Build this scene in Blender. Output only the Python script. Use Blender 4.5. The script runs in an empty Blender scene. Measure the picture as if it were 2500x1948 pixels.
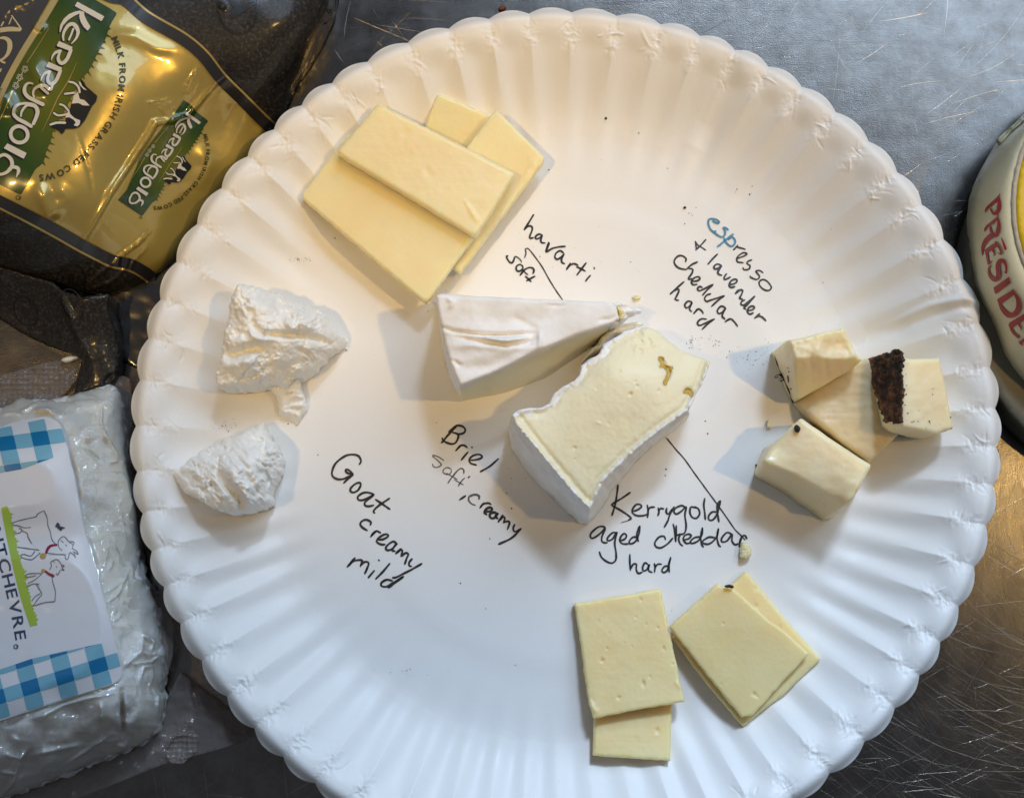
import bpy, bmesh, math, random
import numpy as np
from mathutils import Vector, Matrix
from mathutils.geometry import delaunay_2d_cdt, tessellate_polygon

random.seed(7)
RNG = np.random.default_rng(7)
SC = bpy.context.scene
COL = SC.collection

# ------------------------------------------------------------------ camera
# a phone held 36 cm above the table, tipped a little; NADIR is the picture
# point straight below it, world origin lies on the table under the phone
FPX, HC, NADIR, CX, CY = 3413.0, 0.36, (1150.0, 1454.0), 1250.0, 974.0
_n = np.array([(NADIR[0] - CX) / FPX, -(NADIR[1] - CY) / FPX, -1.0]); _n /= np.linalg.norm(_n)
_z = -_n
_x = np.array([1.0, 0, 0]); _x = _x - _z * (_x @ _z); _x /= np.linalg.norm(_x)
_y = np.cross(_z, _x)
ROT = np.array([_x, _y, _z])                      # camera -> world
cam_d = bpy.data.cameras.new('camera')
cam = bpy.data.objects.new('camera', cam_d); COL.objects.link(cam)
M4 = np.eye(4); M4[:3, :3] = ROT; M4[2, 3] = HC
cam.matrix_world = Matrix(M4.tolist())
cam_d.sensor_width = 36.0; cam_d.lens = 36.0 * FPX / 2500.0
cam_d.clip_start = 0.01; cam_d.clip_end = 50.0
SC.camera = cam

# ------------------------------------------------------------------ light
W = bpy.data.worlds.new('World'); SC.world = W; W.use_nodes = True
bg = W.node_tree.nodes['Background']
bg.inputs[0].default_value = (0.40, 0.43, 0.50, 1); bg.inputs[1].default_value = 0.20

def aim(o, loc, tgt):
    o.location = loc
    o.rotation_euler = (Vector(tgt) - Vector(loc)).to_track_quat('-Z', 'Y').to_euler()

def area_lamp(name, loc, tgt, sx, sy, power, col):
    d = bpy.data.lights.new(name, 'AREA'); d.shape = 'RECTANGLE'; d.size = sx; d.size_y = sy
    d.energy = power; d.color = col
    o = bpy.data.objects.new(name, d); COL.objects.link(o); aim(o, loc, tgt); return o

def spot_lamp(name, loc, tgt, power, col, rad, ang, blend):
    d = bpy.data.lights.new(name, 'SPOT'); d.energy = power; d.color = col
    d.shadow_soft_size = rad; d.spot_size = math.radians(ang); d.spot_blend = blend
    o = bpy.data.objects.new(name, d); COL.objects.link(o); aim(o, loc, tgt); return o

area_lamp('window_light', (0.72, 1.08, 1.20), (0.06, -0.08, 0), 1.25, 1.1, 12.0, (0.60, 0.78, 1.0))
spot_lamp('added_cool_fill', (0.30, 0.95, 1.25), (0.075, -0.150, 0), 64.0, (0.62, 0.77, 1.0), 0.12, 17.0, 1.0)  # added cool spot that brightens the lower plate, no real source
spot_lamp('ceiling_spot_right', (0.63, 0.06, 1.0), (0.044, 0.150, 0), 14.0, (1.0, 0.635, 0.21), 0.022, 17.5, 0.9)
spot_lamp('ceiling_spot_left', (-0.46, -0.10, 1.1), (-0.052, 0.155, 0), 16.0, (1.0, 0.635, 0.21), 0.022, 16.5, 0.95)
spot_lamp('added_glint_spot', (0.66, 0.02, 1.0), (0.185, -0.005, 0), 0.8, (1.0, 0.66, 0.22), 0.02, 9.5, 0.9)  # added narrow warm spot, only for gold glints on the right-hand steel

SC.view_settings.view_transform = 'Standard'
SC.view_settings.look = 'None'
SC.view_settings.exposure = 0.34; SC.view_settings.gamma = 1.0
SC.view_settings.use_curve_mapping = False
SC.render.engine = 'CYCLES'
SC.cycles.use_denoising = True
SC.cycles.max_bounces = 8; SC.cycles.transparent_max_bounces = 12
SC.cycles.sample_clamp_indirect = 4.0
SC.cycles.caustics_reflective = False; SC.cycles.caustics_refractive = False

# ------------------------------------------------------------------ helpers
def bp(px, py, z):
    """photo point at height z -> world point"""
    px = np.asarray(px, float); py = np.asarray(py, float)
    d = np.stack([(px - CX) / FPX, -(py - CY) / FPX, -np.ones_like(px)], -1) @ ROT.T
    t = (z - HC) / d[..., 2]
    return np.stack([d[..., 0] * t, d[..., 1] * t, HC + d[..., 2] * t], -1)

def to_px(P):
    c = (np.asarray(P, float) - np.array([0, 0, HC])) @ ROT
    return np.stack([CX + FPX * c[..., 0] / -c[..., 2], CY - FPX * c[..., 1] / -c[..., 2]], -1)

def smooth(a, b, x):
    t = np.clip((x - a) / (b - a), 0, 1); return t * t * (3 - 2 * t)

def _hash(i, j, s):
    v = np.sin(i * 127.1 + j * 311.7 + s * 74.7) * 43758.5453
    return v - np.floor(v)

def vnoise(x, y, s=0.0):
    xi, yi = np.floor(x), np.floor(y); fx, fy = x - xi, y - yi
    u = fx * fx * fx * (fx * (fx * 6 - 15) + 10); v = fy * fy * fy * (fy * (fy * 6 - 15) + 10)
    a, b = _hash(xi, yi, s), _hash(xi + 1, yi, s); c, d = _hash(xi, yi + 1, s), _hash(xi + 1, yi + 1, s)
    return (a + (b - a) * u + (c - a) * v + (a - b - c + d) * u * v) * 2 - 1

def fbm(x, y, s=0.0, o=4):
    t = 0; a = 1.0; n = 0
    for k in range(o):
        t = t + a * vnoise(x * 2 ** k + 13.7 * k, y * 2 ** k - 7.1 * k, s + k); n += a; a *= 0.5
    return t / n

def ridged(x, y, s=0.0, o=3):
    t = 0; a = 1.0; n = 0
    for k in range(o):
        t = t + a * (1 - 2 * np.abs(vnoise(x * 2 ** k + 5.3 * k, y * 2 ** k + 9.1 * k, s + k))); n += a; a *= 0.5
    return t / n

def worley(x, y, s=0.0):
    xi, yi = np.floor(x), np.floor(y); best = np.full(np.shape(x), 9.0); cell = np.zeros(np.shape(x))
    for dx in (-1, 0, 1):
        for dy in (-1, 0, 1):
            gx, gy = xi + dx, yi + dy
            jx, jy = gx + _hash(gx, gy, s), gy + _hash(gx, gy, s + 3.3)
            d = np.hypot(x - jx, y - jy); m = d < best
            best = np.where(m, d, best); cell = np.where(m, _hash(gx, gy, s + 8.8), cell)
    return best, cell

def seg_dist(px, py, pts):
    """distance to a polyline, and the position 0..1 along it"""
    px = np.asarray(px, float); py = np.asarray(py, float)
    best = np.full(px.shape, 1e9); par = np.zeros(px.shape); n = len(pts) - 1
    for k in range(n):
        ax, ay = pts[k][:2]; bx, by = pts[k + 1][:2]; dx, dy = bx - ax, by - ay
        t = np.clip(((px - ax) * dx + (py - ay) * dy) / (dx * dx + dy * dy + 1e-9), 0, 1)
        d = np.hypot(px - ax - t * dx, py - ay - t * dy); m = d < best
        best = np.where(m, d, best); par = np.where(m, (k + t) / n, par)
    return best, par

def groove(px, py, pts, width, depth):
    d, t = seg_dist(px, py, pts)
    return depth * np.exp(-(d / width) ** 2) * np.clip(1.25 * np.sin(np.pi * np.clip(t * 0.9 + 0.05, 0, 1)), 0, 1)

def inside(px, py, poly):
    r = np.zeros(np.shape(px), bool); n = len(poly)
    for k in range(n):
        ax, ay = poly[k]; bx, by = poly[(k + 1) % n]
        c = (ay > py) != (by > py)
        r ^= c & (px < (bx - ax) * (py - ay) / (by - ay + 1e-12) + ax)
    return r

def chaikin(p, n=1, closed=True):
    p = np.asarray(p, float)
    for _ in range(n):
        q = np.roll(p, -1, 0)
        a, b = 0.75 * p + 0.25 * q, 0.25 * p + 0.75 * q
        r = np.empty((2 * len(p), 2)); r[0::2] = a; r[1::2] = b
        if not closed: r = np.vstack([p[:1], r[:-2], p[-1:]])
        p = r
    return p

def fillet(p, r):
    """round every corner by about r photo px"""
    p = np.asarray(p, float); n = len(p); out = []
    for k in range(n):
        a, b, c = p[k - 1], p[k], p[(k + 1) % n]
        la, lc = np.hypot(*(a - b)), np.hypot(*(c - b)); ra, rc = min(r, la * 0.35), min(r, lc * 0.35)
        q0, q2 = b + (a - b) / la * ra, b + (c - b) / lc * rc
        out += [q0, 0.25 * q0 + 0.5 * b + 0.25 * q2, q2]
    return np.array(out)

def resample(p, step, closed=True, count=None):
    p = np.asarray(p, float)
    q = np.vstack([p, p[:1]]) if closed else p
    s = np.r_[0, np.cumsum(np.hypot(*np.diff(q, axis=0).T))]
    n = count or max(8 if closed else 2, int(round(s[-1] / step)))
    u = np.linspace(0, s[-1], n, endpoint=not closed)
    return np.stack([np.interp(u, s, q[:, 0]), np.interp(u, s, q[:, 1])], -1)

def spline(pts, step):
    """Catmull-Rom through pts, resampled every step"""
    p = np.asarray(pts, float)
    if len(p) < 3: return resample(p, step, False)
    q = np.vstack([2 * p[0] - p[1], p, 2 * p[-1] - p[-2]]); out = []
    for k in range(1, len(q) - 2):
        a, b, c, d = q[k - 1:k + 3]
        t = np.linspace(0, 1, 9)[:-1, None]
        out.append(0.5 * (2 * b + (c - a) * t + (2 * a - 5 * b + 4 * c - d) * t ** 2 + (3 * b - a - 3 * c + d) * t ** 3))
    out.append(p[-1:])
    return resample(np.vstack(out), step, False)

class RBF:
    """thin plate height through (px, py, h) marks"""
    def __init__(self, marks, lam=0.0):
        m = np.asarray(marks, float); self.p = m[:, :2] / 100; n = len(m)
        d = np.linalg.norm(self.p[:, None] - self.p[None], axis=-1)
        K = np.where(d > 0, d * d * np.log(d + 1e-12), 0) + lam * np.eye(n)
        P = np.c_[np.ones(n), self.p]
        A = np.block([[K, P], [P.T, np.zeros((3, 3))]])
        self.w = np.linalg.solve(A, np.r_[m[:, 2], 0, 0, 0]); self.lo = m[:, 2].min(); self.hi = m[:, 2].max()
    def __call__(self, px, py):
        q = np.stack([np.asarray(px, float), np.asarray(py, float)], -1) / 100
        sh = q.shape[:-1]; q = q.reshape(-1, 2); out = np.zeros(len(q)); n = len(self.p)
        for k in range(n):
            d = np.linalg.norm(q - self.p[k], axis=1); out += self.w[k] * np.where(d > 0, d * d * np.log(d + 1e-12), 0)
        out += self.w[n] + q @ self.w[n + 1:]
        return np.clip(out, self.lo * 0.8, self.hi * 1.05).reshape(sh)

# ---- scene objects
def props(o, label=None, cat=None, group=None, kind=None):
    for k, v in (('label', label), ('category', cat), ('group', group), ('kind', kind)):
        if v: o[k] = v
    return o

def thing(name, loc, label, cat, group=None):
    o = bpy.data.objects.new(name, None); COL.objects.link(o); o.location = loc
    o.empty_display_size = 0.01
    return props(o, label, cat, group)

def mesh_obj(name, V, F, mat, parent=None, loc=None, sm=True, mi=None):
    """V in world space; stored relative to the parent or to loc"""
    V = np.asarray(V, float)
    base = np.zeros(3)
    p = parent
    while p is not None: base = base + np.array(p.location); p = p.parent
    own = np.zeros(3) if loc is None else np.array(loc, float) - base
    me = bpy.data.meshes.new(name)
    me.from_pydata((V - base - own).tolist(), [], F if isinstance(F, list) else F.tolist())
    for m in (mat if isinstance(mat, (list, tuple)) else [mat]): me.materials.append(m)
    if sm: me.polygons.foreach_set('use_smooth', np.ones(len(me.polygons), bool))
    if mi is not None: me.polygons.foreach_set('material_index', np.asarray(mi, np.int32))
    me.update()
    o = bpy.data.objects.new(name, me); COL.objects.link(o)
    o.parent = parent; o.location = own
    return o

class MB:
    def __init__(s): s.V = []; s.F = []; s.M = []
    def add(s, V, F, mi=0):
        n = len(s.V); s.V += [tuple(v) for v in V]; s.F += [tuple(int(i) + n for i in f) for f in F]; s.M += [mi] * len(F)
    def build(s, name, mat, parent=None, loc=None, sm=True):
        return mesh_obj(name, s.V, s.F, mat, parent, loc, sm, s.M)

def sheet(poly, step, rng=0.25, pts_extra=None):
    """triangulate a photo-space polygon with inner points: (P2, tris, n boundary)"""
    B = np.asarray(poly, float); nb = len(B)
    x0, y0 = B.min(0); x1, y1 = B.max(0)
    gx, gy = np.meshgrid(np.arange(x0, x1, step), np.arange(y0, y1, step * 0.87))
    gx = gx + (np.arange(gx.shape[0]) % 2)[:, None] * step * 0.5
    g = np.stack([gx.ravel(), gy.ravel()], -1); g = g + RNG.uniform(-rng, rng, g.shape) * step
    g = g[inside(g[:, 0], g[:, 1], B)]
    d, _ = seg_dist(g[:, 0], g[:, 1], np.vstack([B, B[:1]])); g = g[d > 0.45 * step]
    P = np.vstack([B, g])
    r = delaunay_2d_cdt([Vector(p) for p in P.tolist()], [(k, (k + 1) % nb) for k in range(nb)], [], 1, 1e-5)
    V = np.array([tuple(v) for v in r[0]]); F = np.array([f for f in r[2] if len(f) == 3])
    loop = []
    back = {}
    for i, ids in enumerate(r[3]):
        for k in ids: back[k] = i
    loop = [back[k] for k in range(nb)]
    a = V[F[:, 0]]; b = V[F[:, 1]]; c = V[F[:, 2]]
    cr = (b[:, 0] - a[:, 0]) * (c[:, 1] - a[:, 1]) - (b[:, 1] - a[:, 1]) * (c[:, 0] - a[:, 0])
    F[cr > 0] = F[cr > 0][:, ::-1]                 # photo y runs down: make the normals face up
    return V, F, loop

def body(name, poly, h, mat, parent=None, zb=0.0006, step=6.0, rnd=0.0008, ragged=0.0, rs=40.0, bot=None,
         soft=1, side_noise=0.0, loc=None, seed=0.0, pick=None, levels=4, edge_pow=2.0):
    """a solid seen from above: outline poly and top height h(px,py), sides down to zb"""
    B = fillet(poly, soft) if soft > 1 else chaikin(poly, 1) if soft else np.asarray(poly, float)
    B = resample(B, step)
    ar = 0.5 * np.sum(B[:, 0] * np.roll(B[:, 1], -1) - np.roll(B[:, 0], -1) * B[:, 1])
    if ar < 0: B = B[::-1]
    if ragged:
        T = np.roll(B, -1, 0) - np.roll(B, 1, 0); T /= np.linalg.norm(T, axis=1)[:, None] + 1e-9
        N = np.stack([T[:, 1], -T[:, 0]], -1)
        B = B + N * (ragged * fbm(B[:, 0] / rs, B[:, 1] / rs, seed + 5, 4))[:, None]
    V2, F, loop = sheet(B, step)
    d, _ = seg_dist(V2[:, 0], V2[:, 1], np.vstack([B, B[:1]]))
    rpx = rnd / 0.000105
    q = 1 - np.clip(d / max(rpx, 1e-6), 0, 1)
    hh = (h(V2[:, 0], V2[:, 1]) if callable(h) else np.full(len(V2), h)) - rnd * (1 - np.sqrt(np.maximum(0, 1 - q ** edge_pow)))
    P = bp(V2[:, 0], V2[:, 1], hh)
    zbf = zb if callable(zb) else (lambda x, y: np.full(np.shape(x), zb))
    E = P[loop]
    if bot is not None:
        b2 = np.asarray(bot, float)
        tp = np.asarray(poly, float)
        # the bottom outline follows the top one corner by corner
        n = len(tp); _, par = seg_dist(B[:, 0], B[:, 1], np.vstack([tp, tp[:1]])); o2 = np.vstack([b2 - tp, (b2 - tp)[:1]])
        off = np.stack([np.interp(par * n, np.arange(n + 1), o2[:, k]) for k in (0, 1)], -1)
        q2 = B + off
        Z = zbf(q2[:, 0], q2[:, 1]); D = bp(q2[:, 0], q2[:, 1], Z)
    else:
        q2 = V2[loop]; Z = zbf(q2[:, 0], q2[:, 1]); D = E.copy(); D[:, 2] = np.minimum(Z, E[:, 2] - 0.0002)
    C = D.mean(0)
    Vs = [P]; rings = [np.array(loop)]; n = len(P)
    for k in range(1, levels + 1):
        t = k / levels; R = E * (1 - t) + D * t
        if side_noise and k < levels:
            out = R - C; out[:, 2] = 0; out /= np.linalg.norm(out, axis=1)[:, None] + 1e-9
            R = R + out * (side_noise * fbm(R[:, 0] / 0.003 + k * 1.7, R[:, 1] / 0.003, seed + 2, 3))[:, None]
        Vs.append(R); rings.append(np.arange(n, n + len(loop))); n += len(loop)
    faces = [tuple(f) for f in F.tolist()]; tag = [0] * len(faces)
    L = len(loop)
    for k in range(levels):
        a, b = rings[k], rings[k + 1]
        for i in range(L):
            j = (i + 1) % L
            faces.append((int(a[i]), int(b[i]), int(b[j]), int(a[j]))); tag.append(1)
    faces.append(tuple(int(i) for i in rings[-1][::-1])); tag.append(1)
    V = np.vstack(Vs)
    # consistent outward sides: the outline runs with the picture's y down, so test one quad
    f = faces[len(F)]; nrm = np.cross(V[f[1]] - V[f[0]], V[f[2]] - V[f[1]]); mid = V[list(f)].mean(0) - V[:, :].mean(0)
    a0 = E - C; flip = 0
    for i in range(0, L, max(1, L // 40)):
        g = faces[len(F) + i]; nn = np.cross(V[g[1]] - V[g[0]], V[g[2]] - V[g[1]]); mm = V[list(g)].mean(0) - C; mm[2] = 0
        flip += 1 if nn @ mm < 0 else -1
    if flip > 0: faces = faces[:len(F)] + [g[::-1] for g in faces[len(F):]]
    if pick is None:
        return mesh_obj(name, V, faces, mat, parent, loc)
    # pick: {part name: (material, test(px,py,top))} splits the faces into part meshes
    cen = np.array([V[list(g)].mean(0) for g in faces]); pc = to_px(cen); tag = np.array(tag)
    left = np.ones(len(faces), bool); res = {}
    for nm, (m, test) in pick.items():
        s = test(pc[:, 0], pc[:, 1], tag == 0) & left; left &= ~s
        ids = np.nonzero(s)[0]
        if not len(ids): continue
        used = sorted({i for k in ids for i in faces[k]}); mp = {u: i for i, u in enumerate(used)}
        res[nm] = mesh_obj(nm, V[used], [tuple(mp[i] for i in faces[k]) for k in ids], m, parent, None)
    return res

def ribbon(mb, pts, width, zfun, off, step=3.0, mi=0, taper=0.25, raw=False, wob=0.12):
    """an inked stroke laid on a surface: pts in photo space, zfun(px,py) the height there"""
    p = np.asarray(pts, float) if raw else spline(pts, step)
    if len(p) < 2: p = np.vstack([p, p + [0.5, 0.5]])
    T = np.gradient(p, axis=0); T /= np.linalg.norm(T, axis=1)[:, None] + 1e-9
    N = np.stack([-T[:, 1], T[:, 0]], -1)
    u = np.linspace(0, 1, len(p)); w = np.interp(u, np.linspace(0, 1, len(width)), width) if np.ndim(width) else np.full(len(p), float(width))
    w = w * (1 + wob * np.sin(u * len(p) * 0.35 + p[0, 0]))
    e = np.minimum(u, 1 - u) * len(p); w = w * (1 - taper + taper * np.clip(e / 2.0, 0, 1))
    A, B = p + N * w[:, None] / 2, p - N * w[:, None] / 2
    ends = [p[0] - T[0] * w[0] * 0.4, p[-1] + T[-1] * w[-1] * 0.4]
    Q = np.vstack([A, B, ends]); z = zfun(Q[:, 0], Q[:, 1]) + off; V = bp(Q[:, 0], Q[:, 1], z); n = len(p)
    F = [(i, i + 1, n + i + 1, n + i) for i in range(n - 1)] + [(0, n, 2 * n), (n - 1, 2 * n + 1, 2 * n - 1)]
    a = np.cross(V[F[0][1]] - V[F[0][0]], V[F[0][2]] - V[F[0][1]])
    if a[2] < 0: F = [f[::-1] for f in F]
    mb.add(V, F, mi)

def patch(mb, poly, zfun, off, step=8.0, mi=0, soft=0):
    """a printed shape laid on a surface"""
    B = resample(chaikin(poly, soft) if soft else poly, step * 0.6)
    V2, F, _ = sheet(B, step)
    V = bp(V2[:, 0], V2[:, 1], zfun(V2[:, 0], V2[:, 1]) + off)
    mb.add(V, F.tolist(), mi)

_G = {}
def glyph(ch, bold=0.0):
    if (ch, bold) not in _G:
        c = bpy.data.curves.new('glyph', 'FONT'); c.body = ch; c.resolution_u = 3; c.offset = bold
        o = bpy.data.objects.new('glyph', c); me = o.to_mesh()
        V = np.array([v.co[:2] for v in me.vertices]) if len(me.vertices) else np.zeros((0, 2))
        F = [tuple(p.vertices) for p in me.polygons]
        o.to_mesh_clear(); bpy.data.objects.remove(o); bpy.data.curves.remove(c)
        if len(V):
            w0, w1 = V[:, 0].min(), V[:, 0].max(); V = V - [w0, 0]; adv = w1 - w0 + 0.13
        else: adv = 0.32
        _G[(ch, bold)] = (V, F, adv)
    return _G[(ch, bold)]

def text_path(mb, s, path, height, zfun, off, bold=0.0, mi=0, up=1, fit=True, track=1.0):
    """type along a photo-space baseline; up=1 puts the tops on the left of the reading direction"""
    P = spline(path, 2.0); S = np.r_[0, np.cumsum(np.hypot(*np.diff(P, axis=0).T))]
    k = height / 0.70; adv = [glyph(c, bold)[2] * k for c in s]; tot = sum(adv)
    sx = S[-1] / tot if fit else 1.0
    u = 0.0
    for c, a in zip(s, adv):
        V, F, _ = glyph(c, bold)
        if len(V):
            m = u + 0.5 * a * sx
            x = np.interp(m, S, P[:, 0]); y = np.interp(m, S, P[:, 1])
            x2 = np.interp(m + 3, S, P[:, 0]); y2 = np.interp(m + 3, S, P[:, 1]); x1 = np.interp(m - 3, S, P[:, 0]); y1 = np.interp(m - 3, S, P[:, 1])
            t = np.array([x2 - x1, y2 - y1]); t /= np.linalg.norm(t) + 1e-9; nn = np.array([t[1], -t[0]]) * up
            g = V * k; g = np.c_[(g[:, 0] - 0.5 * (a - 0.13 * k)) * min(sx, 1.4) * track, g[:, 1]]
            q = np.array([x, y]) + g[:, :1] * t + g[:, 1:] * nn
            W3 = bp(q[:, 0], q[:, 1], zfun(q[:, 0], q[:, 1]) + off)
            FF = []
            for f in F:
                a3 = np.cross(W3[f[1]] - W3[f[0]], W3[f[2]] - W3[f[0]])
                FF.append(f if a3[2] >= 0 else f[::-1])
            mb.add(W3, FF, mi)
        u += a * sx

# ------------------------------------------------------------------ materials
def mat(name, col, rough=0.5, metal=0.0, **kw):
    m = bpy.data.materials.new(name); m.use_nodes = True
    b = m.node_tree.nodes['Principled BSDF']
    b.inputs['Base Color'].default_value = (*col, 1); b.inputs['Roughness'].default_value = rough; b.inputs['Metallic'].default_value = metal
    for k, v in kw.items():
        b.inputs[k.replace('_', ' ')].default_value = v
    return m

def nodes(m): return m.node_tree.nodes, m.node_tree.links, m.node_tree.nodes['Principled BSDF']

def noise_node(m, scale, detail=4, rough=0.55, vec=None, stretch=None, rot=0.0):
    N, L, b = nodes(m)
    t = N.new('ShaderNodeTexNoise'); t.inputs['Scale'].default_value = scale; t.inputs['Detail'].default_value = detail; t.inputs['Roughness'].default_value = rough
    tc = N.new('ShaderNodeTexCoord'); mp = N.new('ShaderNodeMapping')
    if stretch: mp.inputs['Scale'].default_value = stretch
    mp.inputs['Rotation'].default_value = (0, 0, rot)
    L.new(tc.outputs['Object'], mp.inputs['Vector']); L.new(mp.outputs[0], t.inputs['Vector'])
    return t

def ramp(m, src, stops):
    N, L, b = nodes(m); r = N.new('ShaderNodeValToRGB')
    el = r.color_ramp.elements
    while len(el) < len(stops): el.new(0.5)
    for e, (p, c) in zip(el, stops): e.position = p; e.color = (*c, 1) if np.ndim(c) else (c, c, c, 1)
    L.new(src, r.inputs[0]); return r

def mottled(m, scale, stops, detail=5, **kw):
    N, L, b = nodes(m); t = noise_node(m, scale, detail, **kw); r = ramp(m, t.outputs['Fac'], stops); L.new(r.outputs[0], b.inputs['Base Color']); return m

def bump(m, scale, dist, strength=1.0, detail=4, prev=None, **kw):
    N, L, b = nodes(m); t = noise_node(m, scale, detail, **kw); k = N.new('ShaderNodeBump')
    k.inputs['Strength'].default_value = strength; k.inputs['Distance'].default_value = dist
    L.new(t.outputs['Fac'], k.inputs['Height'])
    if prev: L.new(prev.outputs[0], k.inputs['Normal'])
    L.new(k.outputs[0], b.inputs['Normal']); return k

def rough_map(m, scale, lo, hi, detail=4, **kw):
    N, L, b = nodes(m); t = noise_node(m, scale, detail, **kw); r = ramp(m, t.outputs['Fac'], [(0.3, lo), (0.7, hi)]); L.new(r.outputs[0], b.inputs['Roughness'])

def cheese(name, c1, c2, scale=120, sss=0.35, rough=0.45, bd=0.00012, bs=900, drag=None):
    m = mat(name, c1, rough, Subsurface_Weight=min(1.0, sss * 1.7), Subsurface_Scale=0.005, Subsurface_Radius=(1.0, 0.7, 0.35), Specular_IOR_Level=0.35)
    mottled(m, scale, [(0.3, c1), (0.7, c2)])
    k = bump(m, bs, bd, 0.25, 5); k = bump(m, 180, 0.0003, 0.12, 3, prev=k)
    if drag is not None: bump(m, 520, 0.00016, 0.3, 3, prev=k, stretch=(0.05, 1, 1), rot=drag)
    rough_map(m, 220, rough - 0.12, rough + 0.08)
    return m
# ------------------------------------------------------------------ steel table top
M_STEEL = mat('brushed_steel', (0.34, 0.325, 0.31), 0.36, 1.0)
mottled(M_STEEL, 140, [(0.25, (0.135, 0.121, 0.109)), (0.5, (0.190, 0.178, 0.167)), (0.8, (0.255, 0.243, 0.232))], 8, rough=0.7)
rough_map(M_STEEL, 120, 0.17, 0.25, 6)
_k = bump(M_STEEL, 900, 0.00005, 0.22, 3, stretch=(1, 0.06, 1), rot=0.35)
_k = bump(M_STEEL, 900, 0.00005, 0.2, 3, stretch=(0.06, 1, 1), rot=-0.9, prev=_k)
_k = bump(M_STEEL, 60, 0.0005, 0.2, 4, prev=_k)
bump(M_STEEL, 2600, 0.00006, 0.45, 2, prev=_k)
M_SCRATCH = mat('scratched_steel', (0.50, 0.44, 0.36), 0.24, 1.0)
M_SCRATCH2 = mat('dark_scratch', (0.16, 0.15, 0.15), 0.45, 1.0)

# plate outline from points along its rim (photo space)
RIM_Z = 0.0150
rim_px = np.array([(315, 1040), (2449, 1040), (1395, 14), (794, 1948), (1970, 1948), (2446, 1125), (2413, 1349), (2331, 1538), (2199, 1743),
                   (350, 1337), (402, 1476), (480, 1633), (594, 1772), (1903, 156), (2158, 358), (2294, 535), (2384, 695),
                   (850, 152), (732, 241), (584, 374), (506, 479), (436, 599), (398, 659), (361, 775), (335, 853), (317, 958), (1200, 28), (1560, 28), (1740, 78)], float)
_w = bp(rim_px[:, 0], rim_px[:, 1], RIM_Z - 0.002)
PC = bp(1381, 1056, RIM_Z)[:2]
_a = np.arctan2(_w[:, 1] - PC[1], _w[:, 0] - PC[0]); _r = np.hypot(_w[:, 0] - PC[0], _w[:, 1] - PC[1])
def _basis(a): return np.stack([np.ones_like(a)] + [f(k * a) for k in (1, 2, 3, 4) for f in (np.cos, np.sin)], -1)
_A = _basis(_a); _cf = np.linalg.solve(_A.T @ _A + np.diag([0] + [0.3] * 8), _A.T @ _r)
def rim_r(a): return _basis(np.asarray(a, float)) @ _cf
NFL = 64
_nt = bp(1296, 26, RIM_Z); FL_PH = math.atan2(_nt[1] - PC[1], _nt[0] - PC[0])
FL_AMP = RNG.uniform(0.5, 1.35, NFL); FL_SH = RNG.uniform(-0.16, 0.16, NFL)

def flute(a):
    """0 at the pinched notch, 1 at the top of a scallop; plus that flute's own strength"""
    u = (a - FL_PH) / (2 * math.pi) * NFL
    u = u + 0.10 * np.sin(5 * a + 1) + 0.07 * np.sin(11 * a)
    i = np.floor(u).astype(int) % NFL; f = u - np.floor(u)
    i2 = (i + np.where(f < 0.5, -1, 1)) % NFL; k = np.abs(f - 0.5)
    amp = FL_AMP[i] * (1 - k) + FL_AMP[i2] * k
    s = np.sin(np.pi * np.clip(f, 0, 1))
    return np.maximum(s, 0) ** 0.9, amp, f

def plate_h(x, y):
    dx, dy = x - PC[0], y - PC[1]; a = np.arctan2(dy, dx); r = np.hypot(dx, dy); R = rim_r(a)
    c, amp, f = flute(a)
    rho = r / R
    z = 0.0014 + 0.00035 * (1 - smooth(0.535, 0.565, rho)) + 0.0003 * fbm(x / 0.05, y / 0.05, 3, 2) * (1 - smooth(0.6, 0.8, rho))
    z = z + 0.0128 * smooth(0.66, 0.985, rho) ** 1.4 * (1 - 0.0 * rho)
    w = smooth(0.60, 0.90, rho) * (1 - smooth(0.895, 0.945, rho))
    cw = 0.5 - 0.5 * np.cos(2 * np.pi * f); sh = smooth(0.78, 0.92, rho)
    z = z - 0.0013 * amp * w * ((cw * (1 - sh) + c * sh) - 0.55)
    # rolled rim: pillows between pinched notches, lip turned down
    rim = smooth(0.905, 0.95, rho)
    z = z + 0.0010 * rim * (c - 0.45) * (0.6 + 0.4 * amp)
    z = z - 0.0034 * smooth(0.955, 1.005, rho) ** 1.6
    # the buckled fold at the right and the deep crease at the upper right
    px = to_px(np.stack([x, y, np.full(np.shape(x), 0.008)], -1))
    z = z + groove(px[..., 0], px[..., 1], [(2170, 790), (2260, 752), (2330, 742), (2392, 750)], 9, 0.0009) - groove(px[..., 0], px[..., 1], [(2180, 812), (2270, 775), (2330, 762), (2392, 768)], 9, 0.0007)
    z = z - groove(px[..., 0], px[..., 1], [(1705, 345), (1745, 250), (1785, 165)], 26, 0.0019)
    z = z - groove(px[..., 0], px[..., 1], [(2080, 815), (2170, 800), (2230, 790)], 30, 0.0007)
    return z

def plate_z(px, py):
    z = np.full(np.shape(px), 0.002)
    for _ in range(7):
        P = bp(px, py, z); z = 0.5 * z + 0.5 * plate_h(P[..., 0], P[..., 1])
    return z

M_PLATE = mat('coated_paper', (0.83, 0.82, 0.79), 0.42, Specular_IOR_Level=0.35, Subsurface_Weight=0.0)
_k = bump(M_PLATE, 700, 0.00006, 0.35, 4); bump(M_PLATE, 70, 0.0006, 0.18, 3, prev=_k)
rough_map(M_PLATE, 40, 0.36, 0.52)

plate = thing('paper_plate', (float(PC[0]), float(PC[1]), 0.0), 'large white fluted paper plate holding cut cheeses and handwritten notes', 'plate')

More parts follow.
